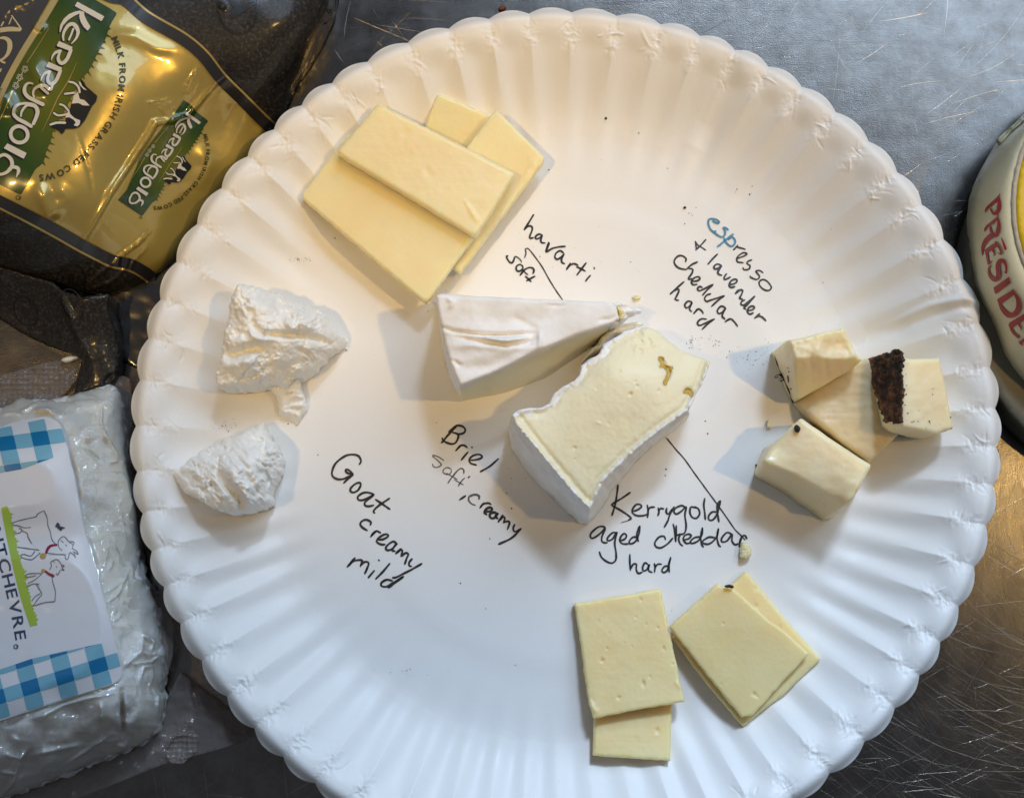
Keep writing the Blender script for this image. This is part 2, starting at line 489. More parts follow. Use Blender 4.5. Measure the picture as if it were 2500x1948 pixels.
def build_plate():
    NA = 2432
    rho = np.r_[np.linspace(0, 0.70, 34)[:-1], np.linspace(0.70, 0.89, 44)[:-1], np.linspace(0.89, 1.0, 66)]
    a = np.linspace(-np.pi, np.pi, NA, endpoint=False)
    A, Rr = np.meshgrid(a, rho); c, amp, f = flute(A)
    R = rim_r(A)
    r = Rr * R * (1 - 0.0155 * (1 - c) ** 1.2 * smooth(0.93, 1.0, Rr))
    X, Y = PC[0] + r * np.cos(A), PC[1] + r * np.sin(A)
    Z = plate_h(X, Y)
    # pinched paper: little creases where every notch meets the wall
    ro = rim_r(a)
    for i in range(NFL):
        ac = FL_PH + i * 2 * math.pi / NFL
        for q in range(int(RNG.integers(1, 6))):
            r0 = RNG.uniform(0.900, 0.962); da = RNG.normal(0, 0.012)
            L = RNG.uniform(0.0010, 0.0042); th = RNG.normal(0.0, 0.55) + (math.pi / 2 if RNG.random() < 0.25 else 0); wd = RNG.uniform(0.00014, 0.00036)
            dep = RNG.uniform(0.00008, 0.00034) * (1 if RNG.random() < 0.6 else -1)
            cx = ac + da; bend = RNG.normal(0, 0.25)
            j = np.abs(((a - cx + np.pi) % (2 * np.pi)) - np.pi) < 0.06
            ii = np.nonzero(j)[0]; kk = np.nonzero((rho > 0.86))[0]
            dA = (((A[np.ix_(kk, ii)] - cx + np.pi) % (2 * np.pi)) - np.pi) * 0.108; dR = (Rr[np.ix_(kk, ii)] - r0) * 0.108
            s = dA * math.cos(th) + dR * math.sin(th); t = -dA * math.sin(th) + dR * math.cos(th) - bend * s * s / L
            Z[np.ix_(kk, ii)] -= dep * np.exp(-(t / wd) ** 2) * np.exp(-(s / (L * 0.6)) ** 4)
    fl = smooth(0.86, 0.93, Rr) * (1 - smooth(0.96, 1.0, Rr)) * (1 - c) ** 1.3
    Z += fl * 0.00034 * ridged(X / 0.0013, Y / 0.0016, 4, 3)
    top = np.stack([X, Y, Z], -1); nr = len(rho)
    # underside, one paper thickness below
    rb = [0, 12, 32, 50, 64, 76, 86, 98, 110, 122, 132, nr - 1]
    bot = top[rb].copy(); bot[..., 2] -= 0.0005
    V = np.vstack([top.reshape(-1, 3), bot.reshape(-1, 3)])
    I = np.arange(nr * NA).reshape(nr, NA); J = I.size + np.arange(len(rb) * NA).reshape(len(rb), NA)
    def quads(G, rev):
        p, q = G[:-1], G[1:]
        f = np.stack([p, np.roll(p, -1, 1), np.roll(q, -1, 1), q], -1).reshape(-1, 4)
        return f if rev else f[:, ::-1]
    F = np.vstack([quads(I, False), quads(J, True), np.stack([I[-1], np.roll(I[-1], -1), np.roll(J[-1], -1), J[-1]], -1)[:, ::-1]])
    return mesh_obj('dish', V, F, M_PLATE, plate)
build_plate()

def build_table():
    mb = MB()
    mb.add([(-1.2, -1.0, 0), (1.6, -1.0, 0), (1.6, 1.8, 0), (-1.2, 1.8, 0)], [(0, 1, 2, 3)], 0)
    n = 0
    def near(x, y):
        p = to_px(np.array([[x, y, 0.0]]))[0]
        if not (-150 < p[0] < 2650 and -150 < p[1] < 2100): return False
        return True
    hub = bp(2720, 1200, 0.0)
    for zone, cnt in (('all', 2400), ('arc', 520)):
        for _ in range(cnt):
            cv = RNG.normal(0, 0.25) / 0.05; L = min(0.055, abs(RNG.normal(0.0, 0.010)) + 0.002)
            if zone == 'all':
                p = bp(RNG.uniform(-100, 2600), RNG.uniform(-100, 2050), 0.0); th = RNG.normal(0.45, 0.35) if RNG.random() < 0.45 else RNG.uniform(0, math.pi)
            else:
                p = bp(RNG.uniform(1950, 2600), RNG.uniform(1050, 2050), 0.0)
                th = math.atan2(p[1] - hub[1], p[0] - hub[0]) + math.pi / 2 + RNG.normal(0, 0.20)
                R_ = math.hypot(p[0] - hub[0], p[1] - hub[1]); cv = 0.5 / R_; L = min(0.06, abs(RNG.normal(0, 0.022)) + 0.004)
            d = math.hypot(p[0] - PC[0], p[1] - PC[1]) / float(rim_r(math.atan2(p[1] - PC[1], p[0] - PC[0])))
            if d < 0.90: continue
            wd = RNG.uniform(0.000014, 0.00005) * (2.0 if RNG.random() < 0.06 else 1)
            ns = 3 if L < 0.01 else 6
            ss = np.linspace(-L / 2, L / 2, ns); x = p[0] + ss * math.cos(th) - cv * ss ** 2 * math.sin(th); y = p[1] + ss * math.sin(th) + cv * ss ** 2 * math.cos(th)
            ww = wd * np.sqrt(np.clip(1 - (2 * ss / L) ** 2, 0.02, 1)); hh = ww * RNG.uniform(0.10, 0.40)
            nx, ny = -math.sin(th), math.cos(th)
            V = []
            for i in range(ns):
                V += [(x[i] + nx * ww[i], y[i] + ny * ww[i], -0.00001), (x[i], y[i], hh[i] + 0.00001), (x[i] - nx * ww[i], y[i] - ny * ww[i], -0.00001)]
            F = []
            for i in range(ns - 1):
                F += [(3 * i, 3 * i + 1, 3 * i + 4, 3 * i + 3), (3 * i + 1, 3 * i + 2, 3 * i + 5, 3 * i + 4)]
            mb.add(V, [f[::-1] for f in F], 2 if RNG.random() < 0.22 else 1)
    o = mb.build('table_top', [M_STEEL, M_SCRATCH, M_SCRATCH2])
    return props(o, 'scratched stainless steel table top under the plate and packages', None, None, 'structure')
build_table()
# ------------------------------------------------------------------ handwriting on the plate
M_INK = mat('black_ink', (0.016, 0.016, 0.019), 0.5)
M_INKF = mat('faded_ink', (0.10, 0.10, 0.105), 0.6)
M_INKB = mat('blue_ink', (0.03, 0.22, 0.42), 0.5); M_INKP = mat('pale_blue_ink', (0.30, 0.60, 0.70), 0.5)

def strokes(name, org, sc, items, label=None):
    """items: (points in a zoomed tracing, pen width in photo px, ink)"""
    mb = MB()
    for pts, w, ink in items:
        p = [(org[0] + x / sc, org[1] + y / sc) for x, y in pts]
        ribbon(mb, p, w, plate_z, {0: .00014, 1: .00012, 2: .00018, 3: .00008}[ink], 2.0, ink, 0.35)
    o = mb.build(name, [M_INK, M_INKF, M_INKB, M_INKP], plate)
    if label: o['label'] = label
    return o

K, T_ = 4.6, 3.2
havarti = [
 [(300,128),(265,185),(232,238)], [(232,238),(258,212),(286,214),(288,242),(271,284),(277,297),(298,293)],
 [(362,275),(335,268),(312,288),(320,302),(345,292),(360,277),(350,308),(357,328),(382,331)],
 [(408,325),(396,358),(386,392),(402,388),(432,370),(482,358),(526,355)],
 [(513,402),(488,386),(460,402),(450,430),(466,447),(494,432),(516,408),(498,445),(502,470),(522,478)],
 [(562,472),(533,520)], [(540,510),(560,488),(588,478),(616,490)],
 [(674,470),(640,515),(606,560)], [(604,500),(640,515),(668,532)], [(704,560),(685,580),(668,604)], [(728,503),(733,515)],
]
hav = [(s, K, 0) for s in havarti]
zz = lambda *p: [((1220 + x / 17.02 - 1200) * 2.912, (600 + y / 17.02 - 480) * 2.912) for x, y in p]
hav += [(zz((350,435),(300,425),(285,470),(330,580),(420,690),(510,715),(570,640),(610,520),(650,440)), K, 0), (zz((650,440),(760,500),(860,590),(910,700)), 3.6, 1),
        (zz((890,780),(800,790),(710,850),(680,950),(720,1040),(800,1065),(920,1010),(965,920),(940,840),(880,800)), K, 0),
        (zz((1375,1165),(1415,1080),(1410,980),(1340,920),(1220,915),(1080,970),(980,1060),(840,1240)), K, 0), (zz((890,980),(1000,1060),(1090,1150),(1175,1210)), 3.6, 0),
        (zz((1470,1270),(1330,1340),(1210,1410),(1110,1465)), K, 0), (zz((1065,1275),(1200,1390),(1310,1505)), K, 0)]
hav += [([(235,437),(245,402),(241,376),(256,369),(276,386),(310,430),(360,500),(410,590),(460,670),(506,736)], 3.0, 0),
        ([(410,330),(398,362),(390,392)], 6.0, 0)]
strokes('handwriting', (1200, 480), 2.912, hav, 'black note reading havarti soft with a pointer line')
zb_ = lambda *p: [((1690 + x / 7.4 - 1200) * 2.912, (510 + y / 7.4 - 480) * 2.912) for x, y in p]
esp = []
for q in (((365,215),(450,262),(488,245),(440,198),(360,182),(300,200),(294,280),(330,370),(395,425),(470,485),(540,510),(588,470),(592,395),(562,340),(605,345),(655,388)), ((435,400),(390,418)), ((745,455),(600,570),(452,692)), ((575,525),(602,592),(650,650),(710,678),(762,640),(774,570),(720,512),(640,562))):
    q = np.array(q, float); T = np.gradient(q, axis=0); T /= np.linalg.norm(T, axis=1)[:, None]; N = np.stack([-T[:, 1], T[:, 0]], -1) * 11
    esp += [(zb_(*q), 4.0, 3), (zb_(*(q + N)), 1.9, 2), (zb_(*(q - N)), 1.9, 2)]
esp_k = [
 [(1752,345),(1720,381)], [(1738,357),(1780,368),(1806,376)],
 [(1745,440),(1778,430),(1812,414),(1814,404),(1790,400),(1760,418),(1744,440),(1752,465),(1792,470)],
 [(1852,450),(1826,460),(1816,475),(1838,492),(1830,516),(1796,520),(1788,504)],
 [(1932,542),(1906,526),(1880,530),(1890,545),(1906,570),(1886,590),(1846,576),(1838,564)],
 [(1985,632),(1960,602),(1930,590),(1905,605),(1907,632),(1935,660),(1970,668),(1990,650),(1984,630)],
 [(1525,305),(1490,345),(1452,380)], [(1448,318),(1462,342),(1490,360),(1524,382)], [(1450,320),(1458,378)]]
esp_l = [
 [(1608,408),(1572,444),(1538,482)],
 [(1636,492),(1606,480),(1582,497),(1590,515),(1616,508),(1638,490),(1612,530),(1614,552),(1640,560)],
 [(1672,548),(1656,572),(1660,590),(1700,572)],
 [(1692,625),(1726,620),(1746,602),(1734,588),(1706,598),(1690,624),(1700,645),(1732,640)],
 [(1756,662),(1734,692)], [(1738,688),(1766,665),(1786,668),(1776,700),(1764,722),(1786,730)],
 [(1802,735),(1780,745),(1774,766),(1795,772),(1818,755),(1872,708)], [(1872,708),(1824,764),(1796,790),(1810,802)],
 [(1820,812),(1852,806),(1870,790),(1855,778),(1830,790),(1818,816),(1836,836),(1862,826)],
 [(1908,832),(1870,866)], [(1880,858),(1906,850),(1928,860),(1952,884)],
 [(1380,465),(1382,440),(1356,422),(1325,425),(1300,455),(1306,485),(1336,510),(1386,520)],
 [(1465,465),(1424,484),(1386,518)], [(1400,512),(1428,516),(1428,540),(1404,576),(1402,590),(1424,582)],
 [(1424,602),(1460,600),(1482,585),(1470,570),(1440,580),(1422,604),(1432,626),(1464,624)],
 [(1500,648),(1480,640),(1465,655),(1476,670),(1504,660),(1576,624)], [(1576,624),(1534,664),(1500,702)],
 [(1560,692),(1532,700),(1515,725),(1530,746),(1560,736),(1656,706)], [(1656,706),(1606,742),(1564,782)],
 [(1664,790),(1632,780),(1606,810),(1616,832),(1645,820),(1666,792),(1640,846),(1660,872)],
 [(1694,866),(1660,892)], [(1666,886),(1700,870),(1726,890),(1750,922)],
 [(1370,605),(1320,648),(1270,694)], [(1290,676),(1324,658),(1332,672),(1314,712),(1306,732),(1332,738)],
 [(1424,748),(1396,745),(1374,770),(1386,792),(1412,776),(1426,752),(1408,800),(1424,818)],
 [(1470,796),(1436,834)], [(1444,826),(1468,800),(1492,810),(1506,832)],
 [(1530,872),(1492,870),(1465,895),(1476,916),(1512,904),(1586,870)], [(1586,870),(1540,902),(1496,946)]]
esp += [(s, 4.0, 0) for s in esp_k] + [(s, K, 0) for s in esp_l]
strokes('handwriting', (1200, 480), 2.912, esp, 'blue and black note reading espresso and lavender cheddar hard')

goat = [
 [(450,475),(466,445),(445,402),(395,388),(330,400),(250,460),(216,530),(220,575),(260,600),(310,600),(345,585),(392,566),(385,545),(352,518),(333,524),(346,546),(390,560)],
 [(390,570),(350,600),(315,636)], [(465,650),(455,632),(420,640),(380,675),(374,703),(400,716),(440,696),(466,652)],
 [(580,737),(545,720),(490,718),(440,750),(446,780),(490,780),(540,755),(577,736),(505,796),(500,825),(530,836),(577,826)],
 [(715,765),(620,830),(580,868),(576,886),(586,894)], [(590,775),(650,815),(718,862)],
 [(545,1000),(552,975),(525,955),(490,955),(460,982),(474,1015),(522,1046)],
 [(602,1045),(548,1100)], [(555,1090),(580,1060),(605,1050),(636,1066)],
 [(615,1125),(660,1120),(702,1095),(690,1078),(655,1085),(610,1118),(604,1145),(640,1165),(677,1166)],
 [(775,1160),(745,1140),(700,1168),(680,1200),(700,1216),(740,1200),(780,1150),(745,1198),(735,1218),(762,1223)],
 [(815,1200),(765,1246)], [(775,1240),(805,1215),(825,1220),(815,1266),(850,1240),(876,1250),(860,1290),(845,1337)],
 [(910,1288),(884,1320),(884,1348),(906,1356)], [(995,1330),(900,1385),(830,1420),(770,1450),(738,1453)],
 [(415,1280),(345,1362)], [(350,1356),(400,1310),(460,1300),(476,1312),(460,1356)], [(462,1345),(500,1316),(532,1326),(520,1370),(498,1420)],
 [(583,1390),(528,1454)], [(617,1298),(626,1305)], [(717,1328),(660,1396),(592,1466)],
 [(740,1480),(690,1470),(645,1495),(644,1525),(690,1530),(740,1500),(836,1442)], [(836,1444),(770,1490),(704,1541)]]
strokes('handwriting', (750, 1000), 3.547, [(s, K + 0.6, 0) for s in goat], 'black note reading goat creamy mild')
brie_n = [([(1297,138),(1225,215),(1163,288)], K + .6, 0), ([(1225,195),(1290,140),(1345,145),(1369,175),(1350,205),(1303,212)], K + .4, 0),
 ([(1256,196),(1305,213),(1305,250),(1280,290),(1236,295),(1182,270),(1168,243)], K + .4, 0),
 ([(1335,305),(1284,358)], K, 0), ([(1300,335),(1330,310),(1362,310),(1387,330)], K, 0), ([(1393,365),(1333,437)], K, 0), ([(1424,322),(1431,329)], K, 0),
 ([(1408,436),(1450,435),(1500,422),(1515,405),(1490,387),(1440,396),(1405,428),(1415,462),(1467,479)], K, 0), ([(1657,423),(1580,490),(1497,538)], K, 0),
 ([(1185,440),(1140,410),(1092,394),(1090,406),(1120,430),(1152,460),(1160,480),(1122,500),(1092,490),(1087,468)], 2.6, 1),
 ([(1245,512),(1212,500),(1180,520),(1180,545),(1215,560),(1245,545),(1248,514)], 2.6, 1), ([(1356,552),(1355,520),(1330,508),(1290,540),(1250,590),(1218,636)], 3.4, 1),
 ([(1205,548),(1300,604)], 2.4, 1), ([(1364,590),(1335,620),(1308,662)], 3.0, 1), ([(1352,600),(1318,640),(1312,664)], 2.4, 1), ([(1273,604),(1352,650)], 2.4, 1), ([(1393,588),(1409,577)], 4, 0),
 ([(1374,743),(1320,780)], K, 0), ([(1488,776),(1490,745),(1450,731),(1405,750),(1399,785),(1425,815),(1457,826)], 3.8, 1), ([(1482,772),(1484,750),(1450,739),(1412,755)], 2.0, 1),
 ([(1530,805),(1494,852)], K, 0), ([(1500,840),(1530,815),(1570,808),(1592,820)], K, 0),
 ([(1538,880),(1580,880),(1602,862),(1585,845),(1550,860),(1535,890),(1557,908)], 6.2, 0), ([(1640,892),(1602,890),(1580,912),(1592,936),(1622,935),(1652,890),(1630,925),(1652,942)], 6.4, 0),
 ([(1695,910),(1654,972)], 5.4, 0), ([(1665,960),(1690,930),(1712,936),(1700,980)], 5, 0), ([(1703,977),(1735,965),(1752,980),(1734,1037)], 5, 0),
 ([(1798,990),(1784,1028),(1800,1055),(1852,1028)], K, 0), ([(1854,1027),(1770,1110),(1656,1164)], K + .8, 0)]
strokes('handwriting', (750, 1000), 3.547, brie_n, 'half smudged black note reading brie soft creamy')
ched = [
 [(535,595),(520,720),(500,820),(473,907)], [(662,670),(575,730),(480,788),(484,808),(540,840),(620,890),(667,932),(640,952)],
 [(685,860),(722,853),(772,820),(760,795),(720,795),(684,840),(684,880),(730,907),(800,905),(832,890)], [(832,798),(840,860),(834,927)], [(835,870),(860,825),(907,820)],
 [(942,825),(950,870),(940,907)], [(945,870),(965,835),(1000,838)], [(1030,830),(1024,868),(1045,890),(1085,838)], [(1106,815),(1060,900),(1040,960),(1003,1027)],
 [(1230,830),(1180,805),(1120,830),(1103,870),(1130,890),(1180,860),(1226,818),(1214,900),(1226,1000),(1220,1060),(1200,1090),(1163,1096)],
 [(1330,828),(1277,820),(1264,870),(1285,920),(1330,932),(1362,890),(1352,840),(1310,815)], [(1415,730),(1405,800),(1415,880),(1421,947)],
 [(1542,870),(1490,870),(1455,910),(1460,950),(1500,946),(1540,890),(1565,800),(1573,753)], [(1573,753),(1545,790),(1540,850),(1550,920),(1559,972)],
 [(405,1057),(395,1020),(340,1020),(275,1070),(254,1110),(275,1136),(340,1100),(402,1040),(376,1110),(370,1160),(395,1180),(427,1180)],
 [(522,1080),(480,1080),(430,1130),(434,1160),(480,1142),(525,1073),(502,1180),(515,1280),(514,1350),(480,1385),(430,1376),(370,1330),(346,1273)],
 [(560,1160),(602,1145),(622,1110),(600,1088),(570,1110),(553,1158),(580,1190),(640,1193)], [(742,1130),(690,1124),(650,1165),(660,1192),(710,1170),(745,1100),(757,1008)], [(750,1015),(725,1100),(742,1170)],
 [(1017,1150),(1000,1115),(950,1125),(909,1180),(920,1220),(970,1232),(1040,1190),(1092,1133)], [(1094,990),(1110,1060),(1120,1172)], [(1126,1005),(1124,1090),(1121,1172)],
 [(1124,1112),(1165,1094),(1150,1140),(1165,1190),(1192,1213)], [(1200,1152),(1250,1140),(1277,1110),(1250,1093),(1210,1110),(1198,1150),(1230,1187),(1277,1180)],
 [(1370,1120),(1310,1130),(1268,1170),(1290,1187),(1350,1160),(1385,1100),(1391,1028)], [(1391,1028),(1374,1130),(1385,1200),(1402,1224)],
 [(1520,1130),(1460,1124),(1398,1160),(1398,1185),(1460,1192),(1530,1130),(1556,1038)], [(1552,1038),(1540,1130),(1555,1200),(1577,1222)],
 [(1690,1095),(1640,1078),(1590,1130),(1588,1170),(1640,1162),(1692,1095),(1690,1160),(1720,1200),(1757,1190)], [(1787,1130),(1770,1180),(1761,1224)], [(1765,1180),(1790,1120),(1822,1108),(1842,1142)],
 [(655,1298),(655,1380),(661,1462)], [(660,1450),(690,1400),(722,1400),(720,1450),(740,1490),(782,1480)], [(840,1400),(808,1385),(785,1430),(794,1466),(830,1450),(852,1400),(845,1460),(882,1482)],
 [(903,1390),(911,1430),(905,1482)], [(908,1440),(935,1400),(977,1398)], [(1057,1420),(1010,1420),(980,1460),(1000,1482),(1040,1450),(1069,1328)], [(1069,1328),(1050,1400),(1055,1482)]]
cn = [(s, K, 0) for s in ched] + [([(1027,120),(1130,245),(1210,335),(1320,490),(1430,640),(1540,790),(1640,930),(1720,1045),(1790,1115),(1825,1155)], 3.0, 0), ([(665,932),(640,955),(565,978)], 2.4, 1), ([(700,908),(780,913)], 1.6, 1)]
cn += [([(1027 + (x) , 120 + y) for x, y in ((-690, -460), (-665, -430), (-650, -412))], 2.6, 0)]
strokes('handwriting', (1380, 1040), 4.152, cn, 'black note reading aged cheddar hard with a long pointer line')
mb_ = MB()
for p, w in (([(1150,345),(1172,372),(1200,406)], 3.2), ([(1122,440),(1160,431),(1210,430),(1257,438)], 2.6)):
    ribbon(mb_, [(1000 + x / 2.619, 680 + y / 2.619) for x, y in p], w, plate_z, 0.00014, 2.0, 0)
mb_.build('pen_mark', M_INK, plate)
# ------------------------------------------------------------------ cheeses
def C(org, sc): return lambda *pts: [(org[0] + x / sc, org[1] + y / sc) for x, y in pts]
def base_of(poly, z): 
    p = np.mean(poly, 0); b = bp(p[0], p[1], z); return (float(b[0]), float(b[1]), float(z))
def plane(p1, p2, p3):
    """height plane through three (px, py, z)"""
    A = np.array([[p1[0], p1[1], 1], [p2[0], p2[1], 1], [p3[0], p3[1], 1]], float); c = np.linalg.solve(A, np.array([p1[2], p2[2], p3[2]]))
    return lambda x, y: c[0] * np.asarray(x, float) + c[1] * np.asarray(y, float) + c[2]

M_HAV = cheese('havarti_paste', (0.88, 0.73, 0.41), (0.91, 0.79, 0.49), 60, 0.45, 0.38, drag=0.6)
M_CHED = cheese('cheddar_paste', (0.92, 0.66, 0.31), (0.94, 0.72, 0.38), 70, 0.45, 0.40, drag=1.2)
M_ESP = cheese('pressed_cheddar_paste', (0.87, 0.71, 0.42), (0.90, 0.79, 0.54), 110, 0.45, 0.38, 0.00012, drag=0.8)
M_BPASTE = cheese('brie_paste', (0.83, 0.75, 0.49), (0.88, 0.82, 0.60), 50, 0.2, 0.46)
M_BRIND = cheese('bloomy_rind', (0.76, 0.745, 0.71), (0.90, 0.90, 0.90), 150, 0.05, 0.78, 0.00022, 1300)
M_GOAT = cheese('goat_curd', (0.86, 0.85, 0.785), (0.91, 0.905, 0.87), 160, 0.0, 0.46, 0.00016, 1300)
M_RIND = mat('ground_coffee_rind', (0.05, 0.022, 0.012), 0.75)
mottled(M_RIND, 420, [(0.35, (0.010, 0.006, 0.005)), (0.50, (0.045, 0.020, 0.012)), (0.62, (0.17, 0.066, 0.030)), (0.75, (0.33, 0.155, 0.07))], 6)
bump(M_RIND, 1200, 0.0006, 1.0, 5)
M_SPECK = mat('coffee_grounds', (0.018, 0.013, 0.011), 0.7)
M_CRACK = mat('pit_shadow', (0.5, 0.4, 0.2), 0.6)

# --- havarti: four slices fanned and stacked
hv = C((680, 180), 2.836)
ZF = 0.0020
def slab(name, label, poly, lo, th, matl, group, rnd=0.0004, ragged=1.5, marks=(), seed=0.0, step=5.0, wob=0.00012, soft=9, **kw):
    """one slice: lo(px,py) is the plane it lies on"""
    t = thing(name, base_of(poly, float(np.mean(lo(*np.array(poly).T)))), label, 'cheese slice' if 'slice' in name else 'cheese piece', group)
    def h(x, y):
        z = lo(x, y) + th + wob * fbm(x / 60, y / 60, seed, 3) + 0.00003 * fbm(x / 7, y / 7, seed + 9, 3)
        for q in marks: z = z + groove(x, y, *q)
        return z
    o = body('paste', poly, h, matl, t, zb=lambda x, y: lo(x, y) + 0.00005, step=step, rnd=rnd, ragged=ragged, rs=13, seed=seed, soft=soft, side_noise=0.00016, **kw)
    return t
def const(z): return lambda x, y: np.full(np.shape(x), float(z))

P = np.array(hv((1100,135),(1490,300),(1240,905),(880,745)))
slab('cheese_slice', 'thin havarti slice at the bottom of the stack, its pale corner poking out furthest up', P, plane((1068,228,.0058),(1190,268,.0044),(1000,440,.0019)), 0.0032, M_HAV, 'havarti slices', seed=1)
P = np.array(hv((1505,245),(1850,590),(1255,1385),(905,1050)))
slab('cheese_slice', 'havarti slice sticking out to the right of the stack, half under the top slice', P, plane((1200,270,.0078),(1330,390,.0058),(1120,670,.0046)), 0.0034, M_HAV, 'havarti slices', seed=2,
     marks=[(hv((1700,720),(1745,650),(1790,600)), 3, 0.0004)])
P = np.array(hv((152,850),(490,410),(1395,1075),(1020,1588)))
slab('cheese_slice', 'broad havarti slice in front, lowest left of the stack, with a ragged front edge', P, plane((740,480,.0070),(1040,740,.0070),(900,330,.0088)), 0.0036, M_HAV, 'havarti slices', seed=3,
     marks=[(hv((690,1330),(730,1370),(790,1400)), 4, 0.0004), (hv((380,700),(360,750)), 12, -0.0002)])
P = np.array(hv((690,205),(1640,690),(1365,1130),(398,545)))
slab('cheese_slice', 'topmost thick havarti slice lying diagonally across the stack', P, plane((830,370,.0112),(1250,425,.0104),(1160,575,.0114)), 0.0048, M_HAV, 'havarti slices', rnd=0.0008, seed=4, ragged=1.6,
     marks=[(hv((1290,880),(1330,940),(1385,1030)), 3.0, 0.0006), (hv((1325,930),(1350,980),(1395,1030)), 5, 0.0003), (hv((860,440),(900,380)), 10, -0.00025), (hv((1010,650),(1060,720)), 8, -0.0002)])

# --- aged cheddar: two pairs of thin slices
kg = C((1350, 1350), 2.846)
P = np.array(kg((290,1050),(825,1000),(817,1443),(280,1407)))
slab('cheese_slice', 'lower left aged cheddar slice, mostly under the other, nearest the plate edge', P, plane((1450,1740,.0022),(1640,1740,.0022),(1540,1860,.0047)), 0.0030, M_CHED, 'aged cheddar slices', seed=11, rnd=.0005, soft=0,
     marks=[(kg((722,1215),(724,1245)), 2.2, -0.0006)])
PITS = lambda L: [(kg((x, y), (x + dx, y + dy)), w * 1.15, -d * 1.0) for x, y, dx, dy, w, d in L]
P = np.array(kg((150,352),(500,292),(748,248),(830,640),(916,1032),(590,1085),(283,1150),(245,1000),(232,905),(190,600)))
slab('cheese_slice', 'upper left aged cheddar slice with small holes, lying over another slice', P, plane((1400,1480,.0022),(1630,1440,.0022),(1560,1750,.0064)), 0.0032, M_CHED, 'aged cheddar slices', seed=12, rnd=.0005, soft=0, ragged=2.0, step=3.4,
     marks=PITS([(610,310,0,22,2,.0007),(573,440,3,6,2,.0004),(648,490,2,10,1.5,.0004),(733,517,-6,4,2,.0005),(770,650,-2,22,2.2,.0009),(340,735,3,14,3,.0009),(376,655,-3,12,1.5,.0004),
       (625,885,10,40,2.4,.0009),(676,855,-4,8,2.4,.0006),(456,995,2,12,3.2,.0008),(833,765,4,8,2.2,.0005),(310,460,8,22,1.2,.0003),(300,800,4,4,1.5,.0004),(335,805,4,4,1.5,.0004),(392,555,4,0,1.6,.0003),(545,645,2,4,1.4,.0003),(494,618,1,8,1.2,.0003),(655,908,2,2,1.6,.0004)])
       + [(kg((225,930),(240,1010),(290,1090),(320,1110)), 6, 0.0004), (kg((855,890),(885,935)), 4, 0.0004), (kg((225,960),(270,1060)), 10, -0.0003)])
P = np.array(kg((1345,125),(1600,440),(1862,735),(1600,985),(1318,1203),(1050,880),(830,590)))
slab('cheese_slice', 'under slice of the right cheddar pair, showing along its right edge', P, plane((1820,1400,.0021),(1630,1560,.0021),(1910,1690,.0035)), 0.0032, M_CHED, 'aged cheddar slices', seed=13, rnd=.0006, soft=0,
     marks=PITS([(1405,235,14,20,2.6,.0006),(1398,350,20,24,2.8,.0008),(1580,500,-10,10,3,.0004)]))
P = np.array(kg((812,515),(1145,208),(1185,232),(1262,252),(1530,490),(1600,530),(1778,698),(1580,910),(1385,1128),(1312,1140),(1050,820)))
slab('cheese_slice', 'top slice of the right cheddar pair, tilted square with a black crumb at its corner', P, plane((1760,1430,.0056),(1640,1530,.0052),(1830,1740,.0066)), 0.0030, M_CHED, 'aged cheddar slices', seed=14, rnd=.0005, soft=0, ragged=1.8, step=3.4,
     marks=PITS([(1180,485,8,8,1.6,.0005),(1390,970,14,14,3.2,.0008),(1405,985,26,20,1.6,.0005),(1094,765,2,2,1.6,.0004),(1165,905,12,10,1.4,.0003)]))

# --- espresso rubbed cheddar: chunks
ec = C((1750, 750), 2.934)
P = np.array(ec((545,690),(672,778),(930,992),(1102,1112),(1340,872),(1330,700),(1150,420),(1075,362),(1000,400)))
hK = RBF([(*ec((672,778))[0], .0085), (*ec((1102,1112))[0], .0085), (*ec((1340,872))[0], .010), (*ec((1075,380))[0], .012), (*ec((545,690))[0], .0035), (*ec((940,480))[0], .0105), (*ec((900,700))[0], .0095), (*ec((620,700))[0], .0058)])
t = thing('cheese_chunk', base_of(P, .002), 'flat tan cheddar chunk lying in the middle, between the three others', 'cheese piece', 'espresso cheddar chunks')
body('paste', P, lambda x, y: hK(x, y) + .00025 * fbm(x / 30, y / 30, 21, 4) + 0.0002 * ridged(x / 60, y / 14, 22, 2), cheese('tan_cheddar_paste', (0.70, 0.56, 0.33), (0.74, 0.62, 0.40), 90, 0.3, 0.45), t, zb=.0018, rnd=.0008, ragged=2.0, soft=0)

P = np.array(ec((408,332),(500,240),(700,195),(905,149),(960,240),(1003,342),(1042,378),(945,458),(800,545),(625,638),(548,684),(515,600),(440,445)))
hJ = lambda x, y: np.minimum(np.minimum(RBF([(*ec((410,332))[0], .0050), (*ec((500,245))[0], .0205), (*ec((905,150))[0], .0215), (*ec((1000,342))[0], .0205), (*ec((545,640))[0], .0060), (*ec((560,400))[0], .0215), (*ec((620,520))[0], .0205), (*ec((480,480))[0], .0065), (*ec((760,330))[0], .0215)])(x, y),
        plane((*ec((790,350))[0], .0218), (*ec((1005,345))[0], .0205), (*ec((840,520))[0], .0135))(x, y) + 0.0),
        plane((*ec((600,400))[0], .0220), (*ec((790,345))[0], .0220), (*ec((625,635))[0], .0150))(x, y))
t = thing('cheese_chunk', base_of(P, .002), 'pale broken cheddar chunk nearest the espresso note, leaning on the tan one', 'cheese piece', 'espresso cheddar chunks')
